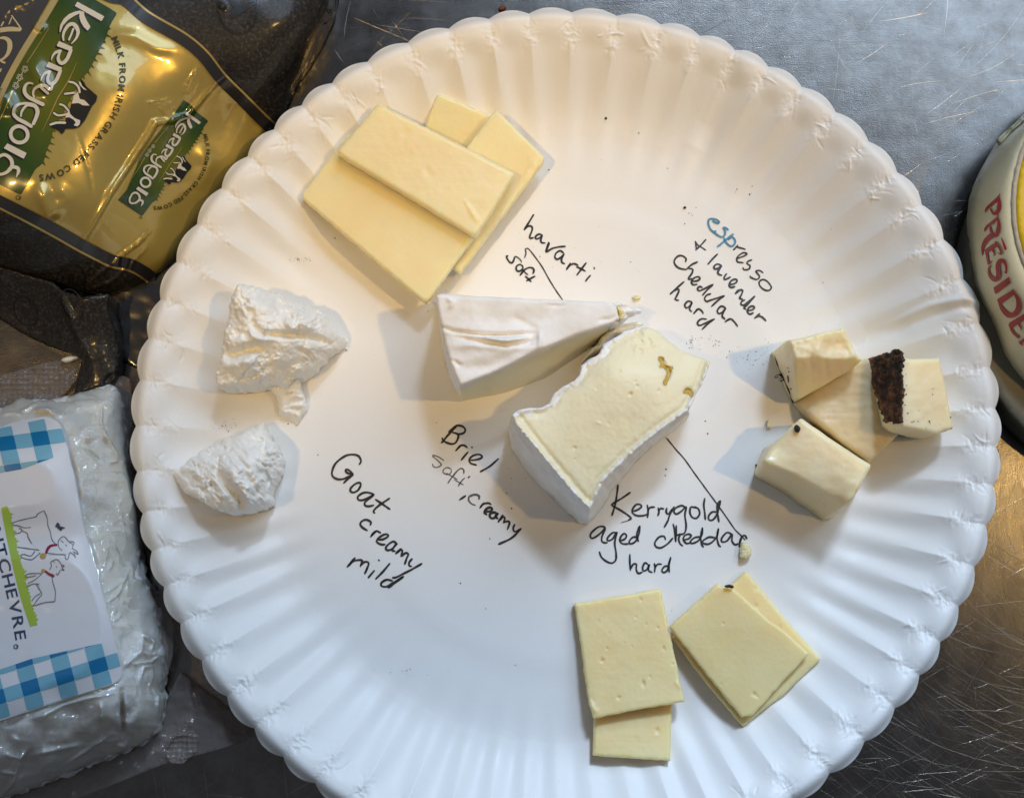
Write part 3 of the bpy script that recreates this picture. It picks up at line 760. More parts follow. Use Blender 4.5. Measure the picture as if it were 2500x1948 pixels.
body('paste', P, lambda x, y: hJ(x, y) + .0004 * ridged(x / 28, y / 28, 31, 3) * smooth(0, 60, (y - 820) + 0.5 * (x - 1950)) + .0002 * fbm(x / 12, y / 12, 32, 3) - groove(x, y, ec((795,360),(785,430),(800,520)), 6, .0007) - groove(x, y, ec((680,290),(670,390),(690,460)), 5, .0005), M_ESP, t, zb=.0018, rnd=.0008, ragged=2.4, soft=0, step=4.5)
mb_ = MB()
for q in (((440,500),(415,505),(425,490),(455,480)), ((445,520),(470,500),(452,488),(468,478)), ((455,530),(480,520)), ((505,433),(512,440)), ((512,460),(519,464)), ((508,490),(514,540)), ((528,582),(536,586)), ((575,655),(580,660))):
    ribbon(mb_, ec(*q), 2.6, const(.0050) if q[0][0] < 500 else hJ, .0003, 2.0, 0, wob=.4)
ribbon(mb_, ec((408,338),(430,400),(446,445),(480,520),(516,600),(530,650),(548,684)), [1.5,2.5,2,3,3,2.5,3.5], hJ, .0002, 2.0, 0, wob=.5)
mb_.build('rind', M_SPECK, t)

P = np.array(ec((600,790),(850,965),(1107,1130),(1040,1260),(962,1390),(905,1440),(872,1400),(560,1210),(325,1105),(400,990)))
hM = RBF([(*ec((600,790))[0], .0200), (*ec((1107,1130))[0], .0215), (*ec((962,1390))[0], .0210), (*ec((890,1420))[0], .0190), (*ec((325,1105))[0], .0195), (*ec((400,1000))[0], .0185), (*ec((640,1000))[0], .0210), (*ec((850,1200))[0], .0213)])
bo = np.array(ec((640,830),(830,960),(1060,1120),(1000,1330),(900,1450),(815,1520),(760,1530),(500,1350),(262,1205),(330,1010)))
t = thing('cheese_chunk', base_of(P, .002), 'smooth cream block of cheddar nearest the plate rim below, one dark crumb on top', 'cheese piece', 'espresso cheddar chunks')
body('paste', P, lambda x, y: hM(x, y) + .00018 * fbm(x / 40, y / 20, 41, 3) + .00005 * ridged((x + y) / 6, (x - y) / 40, 42, 2) - groove(x, y, ec((810,1400),(850,1390),(890,1400)), 8, .0012), M_ESP, t, zb=.0016, rnd=.0011, ragged=1.6, soft=7, bot=bo, step=4.5)

P = np.array(ec((1290,310),(1362,370),(1590,370),(1625,500),(1652,640),(1692,868),(1570,912),(1345,862),(1225,835),(1150,640),(1080,395),(1200,330)))
hL = lambda x, y: np.minimum(RBF([(*ec((1320,330))[0], .0225), (*ec((1590,370))[0], .0200), (*ec((1692,868))[0], .0180), (*ec((1345,862))[0], .0215), (*ec((1450,600))[0], .0215), (*ec((1600,830))[0], .019)])(x, y),
        plane((*ec((1315,320))[0], .0225), (*ec((1335,840))[0], .0220), (*ec((1100,520))[0], .0110))(x, y))
zL = lambda x, y: np.where(x > ec((1340, 0))[0][0], plate_z(x, y), .0100)
t = thing('cheese_chunk', base_of(P, .004), 'cheddar chunk standing with a rough dark coffee rind on its left face', 'cheese piece', 'espresso cheddar chunks')
rind_poly = ec((1068,382),(1200,325),(1295,300),(1345,330),(1332,470),(1342,600),(1330,740),(1340,822),(1220,832),(1150,640))
nL = lambda x, y: hL(x, y) + .0002 * fbm(x / 20, y / 20, 51, 4)
body('paste', P, nL, M_ESP, t, zb=zL, rnd=.0009, ragged=1.6, soft=0, step=4.5)
body('rind', rind_poly, lambda x, y: hL(x, y) + .0006 + .0006 * ridged(x / 16, y / 16, 55, 3) + 0.0003 * fbm(x / 5, y / 5, 56, 2), M_RIND, t, zb=lambda x, y: hL(x, y) - .0012, rnd=.0005, soft=0, step=2.6, ragged=7, rs=8)
mb_ = MB()
for x, y, r in [(1368,760,6),(1398,822,7),(1412,818,6),(1442,818,5),(1522,818,8),(1528,830,5),(1550,585,4),(1545,625,5),(1450,740,3),(1600,840,3),(1480,790,3),(1356,625,7),(1350,700,6),(1360,560,5),(1675,790,6),(1680,868,6),(1640,885,4),(1355,480,4),(1300,812,9),(1500,868,3),(1640,700,3)]:
    q = ec((x, y))[0]; a = RNG.uniform(0, 3)
    patch(mb_, [(q[0] + r / 2.9 * math.cos(a + k) * RNG.uniform(.5, 1.1), q[1] + r / 2.9 * 1.2 * math.sin(a + k) * RNG.uniform(.5, 1.1)) for k in np.arange(0, 6.2, 1.05)], nL, .00016, 3)
mb_.build('rind_flecks', M_SPECK, t)
# --- brie: a wedge lying rind up, and the piece beside it lying cut face up
br = C((1000, 680), 2.619)
P = np.array(br((172,108),(205,97),(500,118),(760,132),(1010,140),(1290,152),(1325,190),(1342,255),(1290,288),(1200,318),(1060,365),(920,425),(820,462),(600,575),(320,690),(285,600),(262,540),(225,430),(196,300),(168,160)))
bo = np.array(br((185,150),(215,150),(500,165),(760,175),(1010,185),(1280,200),(1310,240),(1320,300),(1275,345),(1185,410),(1060,510),(940,590),(860,640),(640,725),(330,788),(300,730),(262,650),(222,520),(200,360),(180,230)))
gb = [(br((195,310),(280,340),(400,358),(560,362),(700,355),(810,350)), 5, -0.0011), (br((300,375),(450,400),(620,425),(760,405),(815,375)), 8, -0.0010), (br((230,335),(420,372),(600,392),(760,380)), 5, 0.0008),
      (br((250,430),(420,420),(640,430),(820,440)), 10, 0.0005), (br((480,380),(600,405),(680,395),(790,385)), 2.5, 0.0006), (br((830,340),(835,400),(820,455)), 5, 0.0005),
      (br((640,240),(800,330),(700,460)), 12, -0.0005), (br((860,170),(960,175),(1010,165)), 3, -0.0003), (br((270,520),(320,550),(300,560)), 4, -0.0006), (br((1200,270),(1290,260),(1330,235)), 5, -0.0004),
      (br((300,580),(500,560),(700,480)), 16, -0.0005), (br((250,200),(280,150),(230,120)), 6, 0.0004), (br((400,250),(700,270),(1000,230)), 26, -0.0006)]
hB1 = RBF([(*br((180,110))[0], .0265), (*br((320,690))[0], .0262), (*br((1330,240))[0], .0225), (*br((700,132))[0], .0268), (*br((820,460))[0], .0262), (*br((500,380))[0], .0272), (*br((250,420))[0], .0262)])
def h1(x, y):
    z = hB1(x, y) + .0006 * fbm(x / 110, y / 70, 61, 2) + .00008 * fbm(x / 14, y / 14, 62, 3)
    for q in gb: z = z + 1.7 * groove(x, y, *q)
    return z
brie = thing('cheese_wedge', base_of(P, .0018), 'whole brie wedge lying with its wrinkled white rind up, left of the cut one', 'cheese wedge', 'brie pieces')
eA, eB = br((320,690))[0], br((1290,288))[0]
cut_edge = br((300,705),(600,575),(820,462),(920,425),(1060,365),(1200,318),(1300,285),(1400,300),(1300,900),(300,900))
body('x', P, h1, None, brie, zb=.0016, rnd=.0010, bot=bo, soft=0, step=4.0, ragged=1.5, seed=6, side_noise=.0004, levels=14,
     pick={'paste': (M_BPASTE, lambda x, y, top: ~top & inside(x, y - 4, cut_edge)), 'rind': (M_BRIND, lambda x, y, top: np.ones(len(x), bool))})
# torn tip of the rind
P2 = br((1290,160),(1330,150),(1400,168),(1500,205),(1440,225),(1400,240),(1360,268),(1320,290),(1280,290),(1330,240))
body('torn_tip', P2, lambda x, y: .019 + .0016 * ridged(x / 30, y / 16, 8, 2) - (x - 1490) * .00007, M_BRIND, brie, zb=.0105, rnd=.0008, soft=1, step=3.0, ragged=2.5, rs=9)
P3 = br((1318,170),(1345,180),(1375,215),(1385,232),(1350,262),(1338,250),(1340,215))
body('tip_paste', P3, lambda x, y: .0215 + .0012 * ridged(x / 12, y / 12, 9, 2), cheese('soft_brie_paste', (0.80, 0.68, 0.34), (0.82, 0.74, 0.44), 100, .4, .3), brie, zb=.014, rnd=.0008, soft=1, step=2.5)

P = np.array(br((658,872),(690,842),(760,828),(840,826),(890,800),(920,740),(980,690),(1050,655),(1085,620),(1100,560),(1160,510),(1215,480),(1240,425),(1300,385),(1370,340),(1450,312),(1530,312),(1600,345),(1680,420),(1760,470),(1922,532),(1900,610),(1868,680),(1832,738),(1812,790),(1775,850),(1690,910),(1600,972),(1500,1050),(1420,1120),(1320,1210),(1235,1300),(1190,1400),(1150,1475),(1100,1430),(1000,1320),(900,1200),(780,1060),(700,965),(662,920)))
nad = np.array(NADIR); bo = P + (nad - P) * 0.072
bo[5:18] = P[5:18] + (nad - P[5:18]) * 0.03
for t_, b_ in (((1775,850),(1790,872)),((1690,910),(1722,945)),((1600,972),(1636,1008)),((1500,1050),(1545,1082)),((1420,1120),(1465,1156)),((1320,1210),(1375,1258)),((1235,1300),(1290,1365)),((1190,1400),(1228,1475)),((1150,1475),(1140,1574)),
               ((1100,1430),(1080,1562)),((1000,1320),(940,1430)),((900,1200),(820,1320)),((780,1060),(705,1180)),((700,965),(645,1080)),((662,920),(632,1005)),((658,872),(636,955))):
    k = np.argmin(np.hypot(*(P - br(t_)[0]).T)); bo[k] = br(b_)[0]
hB2 = RBF([(*br((660,880))[0], .0240), (*br((1150,1470))[0], .0235), (*br((1100,800))[0], .0250), (*br((1400,900))[0], .0250), (*br((1800,790))[0], .0232), (*br((1900,545))[0], .0215), (*br((1650,480))[0], .0215), (*br((1480,330))[0], .0195),
           (*br((1300,400))[0], .0215), (*br((1150,540))[0], .0230), (*br((1050,680))[0], .0238), (*br((880,820))[0], .0236), (*br((1450,520))[0], .0242), (*br((1600,600))[0], .0246), (*br((1250,550))[0], .0246), (*br((1560,320))[0], .0190)])
pits = [(br((1600,500),(1610,530),(1640,555)), 6, -.0032), (br((1640,570),(1660,600),(1645,660)), 5.5, -.0034), (br((1600,560),(1650,570),(1690,565)), 3, -.0026), (br((1750,735),(1780,710),(1805,725)), 5, -.0022),
        (br((1400,745),(1420,732)), 3, -.0010), (br((1450,690),(1458,680)), 2, -.0006), (br((1050,1085),(1062,1080)), 3, -.0009), (br((1590,720),(1598,712)), 2.4, -.0007), (br((1190,700),(1200,705)), 2.4, -.0005), (br((1055,1155),(1060,1150)), 2, -.0006), (br((1350,585),(1362,590)), 2.5, .0003),
        (br((1440,655),(1444,665)), 1.6, -.0005), (br((1150,770),(1156,775)), 1.6, -.0004), (br((1270,925),(1276,928)), 1.6, -.0004), (br((1190,918),(1230,930)), 1.5, .0003)]
rimL = br((660,880),(780,1050),(900,1190),(1060,1385),(1148,1465)); rimR = br((1150,1465),(1235,1300),(1420,1120),(1600,972),(1775,850),(1812,790),(1870,680),(1915,540))
rimT = br((660,872),(760,828),(840,826),(890,800),(930,735),(1050,655),(1090,600),(1110,550),(1215,480),(1290,390),(1440,312))
def h2(x, y):
    z = hB2(x, y) + .00018 * fbm(x / 50, y / 50, 71, 3) + .00006 * fbm(x / 8, y / 8, 72, 3)
    for i, q in enumerate(pits): z = z + (.35 if i < 4 else 1.0) * groove(x, y, *q)
    for rp, w, d in ((rimL, 5, .0008), (rimR, 5, .0006), (rimT, 6, .0006)):
        dd, tt = seg_dist(x, y, rp); e = dd + 3 * fbm(x / 9, y / 9, 73, 3)
        z = z + d * np.exp(-(e / w) ** 2) * (0.7 + 0.6 * ridged(x / 10, y / 10, 74, 2)) - d * 0.8 * np.exp(-((e - 15) / 6) ** 2)
    m = smooth(60, 0, np.hypot((x - 1575) / 1.1, (y - 835) / 0.8))
    z = z + m * .0011 * ridged(x / 22, y / 22, 75, 3)
    return z
def paste2(x, y, top):
    d, _ = seg_dist(x, y, np.vstack([P, P[:1]])); dt, _ = seg_dist(x, y, rimT)
    wob = 7 * fbm(x / 11, y / 11, 77, 4)
    gone = seg_dist(x, y, br((1500,330),(1600,350),(1700,430),(1910,535)))[0] < 14
    return top & ((d > 6 + .8 * wob) | gone) & ((dt > 11 + 1.8 * wob))
brie2 = thing('cheese_wedge', base_of(P, .0018), 'brie wedge lying on its side, pale yellow cut face up with two amber hollows', 'cheese wedge', 'brie pieces')
body('x', P, h2, None, brie2, zb=.0016, rnd=.0006, bot=bo, soft=0, step=3.4, ragged=2.0, rs=14, seed=8, side_noise=.0005, levels=14, 
     pick={'paste': (M_BPASTE, paste2), 'rind': (M_BRIND, lambda x, y, top: np.ones(len(x), bool))})
mb_ = MB()
M_AMBER = mat('ripe_amber_paste', (0.56, 0.37, 0.08), 0.25, Subsurface_Weight=0.2, Subsurface_Scale=0.003)
zh = C((1380, 720), 5.46)
for poly in (zh((1245,810),(1310,825),(1330,850),(1300,890),(1340,930),(1380,955),(1450,960),(1430,990),(1410,1030),(1385,1110),(1360,1200),(1330,1210),(1305,1180),(1305,1140),(1345,1090),(1360,1030),(1330,980),(1290,970),(1240,965),(1265,940),(1270,900),(1240,870)), zh((1560,1320),(1600,1240),(1640,1240),(1690,1270),(1720,1330),(1690,1375),(1650,1310))):
    patch(mb_, poly, h2, .00022, 3.0, 0, 1)
mb_.build('ripe_hollow', M_AMBER, brie2)
# smears where the paste stuck to the plate
for poly, z, s in ((br((1300,300),(1380,280),(1480,275),(1500,300),(1400,335),(1300,390),(1240,440),(1180,470),(1100,545),(1110,500),(1200,420),(1250,345)), .0085, 5), ):
    body('smeared_paste', poly, lambda x, y: .009 + .0012 * ridged(x / 26, y / 26, s, 3), cheese('thin_brie_paste', (0.80, 0.76, 0.62), (0.84, 0.82, 0.74), 200, .3, .4), brie2, zb=.0017, rnd=.002, soft=1, step=4, ragged=4, rs=14)

# --- goat cheese: crumbly lumps
gt = C((350, 650), 2.618)
P = np.array(gt((600,112),(720,130),(800,160),(900,176),(905,228),(1000,236),(1060,255),(1135,282),(1170,330),(1215,392),(1262,445),(1308,480),(1272,532),(1195,548),(1150,600),(1085,682),(1020,705),(940,740),(915,800),(862,752),(700,766),(600,770),(480,782),(462,690),(490,600),(500,560),(505,470),(518,415),(545,320),(555,230),(575,165)))
hG1 = RBF([(*gt((600,130))[0], .0150), (*gt((480,760))[0], .0145), (*gt((520,420))[0], .0150), (*gt((900,200))[0], .0150), (*gt((1290,490))[0], .0050), (*gt((1085,670))[0], .0085), (*gt((900,780))[0], .0080), (*gt((720,300))[0], .0215), (*gt((850,600))[0], .0175), (*gt((640,640))[0], .0180), (*gt((1000,350))[0], .0200), (*gt((1150,430))[0], .0135), (*gt((1130,290))[0], .0115)])
gg = [(gt((510,590),(600,560),(700,525),(770,520)), 12, -.0030), (gt((690,390),(760,430),(900,440),(1030,442),(1120,470),(1190,500)), 8, -.0028), (gt((560,500),(660,480),(720,470)), 14, .0012), (gt((700,260),(680,340),(740,410)), 10, -.0012),
      (gt((900,330),(950,400),(990,390)), 9, .0016), (gt((500,640),(640,610),(760,590)), 14, .0014), (gt((620,690),(720,650),(780,720)), 9, .0008), (gt((980,530),(1060,560),(1090,640)), 6, -.0012), (gt((1010,320),(1080,330),(1100,300)), 8, .0012), (gt((940,320),(1000,300)), 10, .0010), (gt((860,480),(900,560),(890,660)), 30, .0012), (gt((930,700),(1000,650),(1020,690)), 5, .0010), (gt((600,230),(640,290),(680,350)), 7, .0009)]
def crumbly(x, y, s, a=1.0, fx=1.0):
    wx, wy = x + 10 * fbm(x / 20, y / 20, s + 31, 4), y + 10 * fbm(x / 20, y / 20, s + 37, 4)
    d1, c1 = worley(wx / 46, wy / 46, s); d2, c2 = worley(wx / 17, wy / 17, s + 2)
    rm = smooth(-0.05, 0.35, fbm(x / 55, y / 55, s + 20, 3))
    return a * (.0014 * (c1 - .5) * smooth(.85, .4, d1) + .0008 * fbm(x / 34, y / 34, s + 4, 3) + rm * (.0008 * (c2 - .4) * smooth(.9, .45, d2) + .0003 * ridged(wx / 9, wy / 9, s + 6, 3) + .00025 * worley(x / 6, y / 6, s + 11)[1]) + .00018 * fbm(x / 5, y / 5, s + 8, 3))
def hg1(x, y):
    z = hG1(x, y) + .9 * np.maximum(plate_z(x, y) - .0014, 0) + crumbly(x, y, 81, 1.3)
    for q in gg: z = z + groove(x, y, *q)
    return z
t = thing('cheese_lump', base_of(P, .002), 'upper soft white goat cheese lump with deep folds and a thin torn flap below', 'cheese piece', 'goat cheese lumps')
body('curd', P, hg1, M_GOAT, t, zb=lambda x, y: plate_z(x, y) - .0002, rnd=.0016, ragged=5, rs=11, step=2.6, soft=12, seed=4, side_noise=.0007)
P2 = gt((790,765),(860,745),(930,735),(1000,690),(1005,780),(1032,842),(1040,920),(1010,985),(972,1048),(958,1000),(905,970),(868,950),(862,880),(840,820))
body('torn_flap', P2, lambda x, y: .0046 + .0009 * ridged(x / 20, y / 20, 84, 3) - np.clip((y - 985) * .00004, -.003, .004), M_GOAT, t, zb=.0016, rnd=.0016, ragged=4, rs=10, step=3.2, soft=0)
P = np.array(gt((772,995),(785,1060),(830,1120),(870,1190),(888,1252),(866,1332),(840,1370),(800,1422),(808,1512),(760,1540),(690,1562),(600,1580),(545,1580),(450,1545),(360,1490),(272,1450),(218,1372),(160,1316),(262,1266),(334,1204),(420,1155),(490,1130),(520,1100),(600,1080),(700,1030)))
hG2 = RBF([(*gt((770,1010))[0], .0080), (*gt((880,1260))[0], .0095), (*gt((800,1500))[0], .0130), (*gt((560,1570))[0], .0130), (*gt((190,1320))[0], .0030), (*gt((500,1140))[0], .0090), (*gt((560,1300))[0], .0190), (*gt((700,1250))[0], .0195), (*gt((680,1420))[0], .0190), (*gt((450,1400))[0], .0150), (*gt((330,1300))[0], .0095), (*gt((820,1200))[0], .0140)])
g2 = [(gt((480,1300),(500,1370),(560,1430),(650,1540)), 9, -.0026), (gt((590,1210),(640,1260),(690,1310)), 4, -.0016), (gt((720,1240),(770,1270),(790,1280)), 5, -.0020), (gt((430,1380),(440,1430)), 5, -.0018), (gt((620,1300),(700,1400),(740,1480)), 8, -.0012),
      (gt((780,1300),(800,1360),(790,1420)), 5, -.0016), (gt((560,1330),(640,1440),(700,1530)), 10, .0012), (gt((340,1190),(420,1260),(480,1290)), 8, .0008), (gt((690,1100),(740,1110),(770,1100)), 4, -.0010), (gt((850,1200),(865,1270)), 5, -.0012), (gt((330,1270),(350,1290)), 6, -.0010)]
def hg2(x, y):
    lift = .9 * np.maximum(plate_z(x, y) - .0014, 0)
    u, v = (x + y) / 1.414, (x - y) / 1.414
    z = hG2(x, y) + lift + crumbly(x, y, 91, 1.2) + .0006 * ridged(u / 55, v / 13, 93, 2) * smooth(480, 560, x)
    for q in g2: z = z + groove(x, y, *q)
    return z
t = thing('cheese_lump', base_of(P, .002), 'lower white goat cheese lump with a dry cracked top, nearer the wrapped package', 'cheese piece', 'goat cheese lumps')
body('curd', P, hg2, M_GOAT, t, zb=lambda x, y: plate_z(x, y) - .0002, rnd=.0018, ragged=6, rs=10, step=2.6, soft=0, seed=9, side_noise=.0007)
# ------------------------------------------------------------------ dark wrapped block with a gold label band (upper left)
M_FILM = mat('charcoal_film', (0.05, 0.045, 0.04), 0.5, Coat_Weight=0.3, Coat_Roughness=0.16, Specular_IOR_Level=0.3)
mottled(M_FILM, 1300, [(0.36, (0.008, 0.007, 0.006)), (0.55, (0.021, 0.019, 0.017)), (0.75, (0.07, 0.064, 0.056))], 4)
bump(M_FILM, 500, 0.00012, 0.5, 4)
M_GOLD = mat('gold_foil_print', (0.50, 0.375, 0.095), 0.30, 0.42, Coat_Weight=1.0, Coat_Roughness=0.04)
bump(M_GOLD, 60, 0.0005, 0.18, 3)
M_STRIPE_SHADE = mat('black_print_and_shade', (0.022, 0.021, 0.023), 0.28, Coat_Weight=0.5, Coat_Roughness=0.1)  # also colours the black sheet that stands in for shade
M_GLINE = mat('gold_line', (0.56, 0.41, 0.14), 0.28, 0.6)
M_GREEN = mat('green_print', (0.035, 0.085, 0.008), 0.25, Coat_Weight=0.6, Coat_Roughness=0.08)
M_WHITE = mat('cream_print', (0.66, 0.62, 0.53), 0.3, Coat_Weight=0.3)
M_DARK = mat('ink_print', (0.012, 0.012, 0.012), 0.3)
M_TXT = mat('dark_green_print', (0.03, 0.035, 0.008), 0.4)

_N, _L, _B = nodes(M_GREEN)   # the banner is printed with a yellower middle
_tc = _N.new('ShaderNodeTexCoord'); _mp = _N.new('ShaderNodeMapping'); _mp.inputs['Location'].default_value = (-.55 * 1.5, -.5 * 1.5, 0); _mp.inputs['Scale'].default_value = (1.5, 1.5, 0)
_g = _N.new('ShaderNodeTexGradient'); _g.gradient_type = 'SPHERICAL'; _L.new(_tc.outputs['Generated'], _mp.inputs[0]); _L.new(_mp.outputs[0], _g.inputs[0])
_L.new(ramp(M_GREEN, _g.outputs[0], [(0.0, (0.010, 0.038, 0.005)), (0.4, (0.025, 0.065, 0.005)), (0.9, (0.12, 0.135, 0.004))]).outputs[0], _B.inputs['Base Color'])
marks = [(-150,-100,.030),(100,100,.0325),(60,300,.0325),(300,220,.030),(300,-40,.029),(450,100,.0262),(600,60,.0245),(720,60,.0205),(806,0,.0135),(780,90,.0115),(725,215,.0045),(640,200,.0165),(560,250,.0135),(520,180,.0215),
         (470,330,.0135),(410,330,.0185),(350,400,.0195),(330,330,.0245),(560,400,.0060),(450,540,.0055),(640,320,.0050),(230,500,.0255),(250,580,.0185),(110,600,.0195),(0,560,.0262),(300,620,.0125),(0,640,.0130),(-150,600,.016),(150,690,.0085),(270,720,.0045),(360,690,.0035),(400,630,.0060),(700,-120,.019),(150,400,.0318)]
RB = RBF(marks)
c1 = C((0, 0), 2.569); c2 = C((0, 500), 2.836)
bw = [(c1((230,1150),(300,1300),(330,1390)), 20, .0017), (c1((170,360),(240,480),(290,600)), 22, .0016), (c1((-10,560),(40,640),(70,720)), 20, .0015), (c1((230,140),(260,200)), 14, .0010), (c1((1400,480),(1290,590),(1180,720),(1060,760),(975,770),(930,850),(820,1020),(700,1200),(600,1380),(500,1545)), 7, .0013), (c1((1150,590),(1190,500),(1240,420)), 3, .0006), (c1((1165,600),(1210,560),(1230,510)), 2.5, .0005), (c1((920,645),(1010,640),(1080,620)), 3, .0005),
      (c1((700,210),(850,230),(980,300),(1110,320)), 14, .0006), (c1((970,640),(1090,700),(1070,720)), 3, -.0005), (c1((480,830),(560,1080),(590,1280)), 3.0, -.0002), (c1((1000,660),(1060,740)), 4, .0005),
      (c1((1320,560),(1400,540),(1480,640),(1420,800)), 16, -.0008), (c1((1250,900),(1300,1040),(1250,1200)), 22, .0008), (c2((560,600),(700,470),(860,330),(960,260),(1035,180)), 3.0, .0009), (c2((380,520),(560,600),(760,540),(880,430),(1010,300)), 3, .0008), (c2((380,490),(430,560),(370,530)), 8, .0008),
      (c1((0,110),(90,60),(220,0)), 4, .0012), (c1((1390,30),(1400,60)), 7, .0012), (c1((330,1150),(420,1250),(300,1380)), 18, .0006), (c1((1500,640),(1640,830)), 10, -.0006)]
def hbag(x, y):
    z = RB(x, y) + .0004 * fbm(x / 130, y / 130, 101, 2) + .00003 * fbm(x / 22, y / 22, 103, 3)
    for q in bw: z = z + groove(x, y, *q)
    return np.maximum(z, .0012)
Pb = np.array([(-170,-150),(500,-170),(835,-150),(812,0),(806,22),(776,97),(722,216),(690,290),(650,345),(565,450),(475,570),(425,640),(402,660),(352,692),(272,724),(140,704),(0,664),(-170,640)], float)
top_l = [(-60,-330),(140,-120),(255,-25)] + c1((790,-20),(930,95),(1160,230),(1290,340),(1400,480),(1520,600),(1660,740),(1760,830))
low_l = [(-170,425),(-80,464),(0,502),(80,543),(141,576),(190,604),(230,625),(272,645),(317,655),(353,675),(374,694),(391,714)]
gold_poly = [tuple(p) for p in top_l] + [(760,420)] + [tuple(p) for p in low_l[::-1]]
bag = thing('wrapped_cheese', (0.0 + float(bp(200,300,0)[0]), float(bp(200,300,0)[1]), 0.0), 'dark film wrapped cheese block with a shiny gold label and green banners', 'cheese package')
body('x', Pb, hbag, None, bag, zb=.0003, step=5.5, rnd=.0035, soft=14, levels=6, seed=3, side_noise=.0008,
     pick={'gold_label': (M_GOLD, lambda x, y, top: top & inside(x, y, gold_poly)), 'film': (M_FILM, lambda x, y, top: np.ones(len(x), bool))})
def hdr(x, y):
    B = np.vstack([fillet(Pb, 14)]); d, _ = seg_dist(x, y, np.vstack([B, B[:1]])); q = 1 - np.clip(d / (.0035 / .000105), 0, 1)
    return hbag(x, y) - .0035 * (1 - np.sqrt(np.maximum(0, 1 - q ** 2)))
# border stripes with their thin gold lines
mb = MB()
for line, sg in ((top_l, 1), (low_l, -1)):
    p = spline(line, 4.0); T = np.gradient(p, axis=0); T /= np.linalg.norm(T, axis=1)[:, None]; N = np.stack([-T[:, 1], T[:, 0]], -1)
    if sg < 0: N = -N
    keep = inside(p[:, 0], p[:, 1], Pb)
    q = p + N * 9
    q, p2 = q[keep], p[keep]
    ribbon(mb, q, 27, hdr, .00034, mi=0, taper=0, raw=True, wob=0); ribbon(mb, p2 - N[keep] * 6.5, 5.0, hdr, .00040, mi=1, taper=0, raw=True, wob=0)
mb.build('border_stripe', [M_STRIPE_SHADE, M_GLINE], bag)

pL = C((0, 0), 6.825); qL = C((0, 180), 5.319)
def xf_small(pts):
    """the same artwork repeated smaller and turned on the right of the label"""
    a0, a1 = np.array([82., 16.]), np.array([9., 420.]); b0, b1 = np.array([471., 290.]), np.array([331., 494.])
    a0 = np.array(pL((1490, 200))[0]); a1 = np.array([14., 420.]); b0 = np.array(c1((1210, 745))[0]); b1 = np.array(c1((850, 1270))[0])
    z = complex(*(b1 - b0)) / complex(*(a1 - a0))
    out = []
    for p in pts:
        w = complex(p[0] - a0[0], p[1] - a0[1]) * z; out.append((b0[0] + w.real, b0[1] + w.imag))
    return out
ident = lambda p: [tuple(v) for v in p]

banner_edge = [(285,34),(268,63),(258,94),(248,111),(237,132),(226,155),(212,179),(196,196),(165,255),(131,317),(124,343),(113,368),(105,396),(86,413)]
def blades(edge, n, s):
    r = np.random.default_rng(3); p = resample(spline(edge, 1.0), 1, False, n * 2 + 1); out = []
    for k in range(n * 2 + 1):
        a = p[k]
        if k % 2 and 4 < k < 2 * n - 2:
            T = p[min(k + 1, 2 * n)] - p[k - 1]; T /= np.hypot(*T); N = np.array([-T[1], T[0]]) * -1; L = r.uniform(6, 19)
            out += [tuple(a - T * 2.6), tuple(a + N * L + T * r.uniform(-4, 7)), tuple(a + T * 2.6)]
        else: out.append(tuple(a))
    return out
def banner(f, full):
    left = [(-30,372),(12,229),(37,179),(73,117),(110,59),(145,0),(170,-45)]
    low = [(51,475),(44,474),(-62,420)]
    top = [(205,-28),(229,-2),(276,26),(284,32)]
    return f([(p[0], p[1]) for p in left + top + blades(banner_edge, 26, 1) + low])

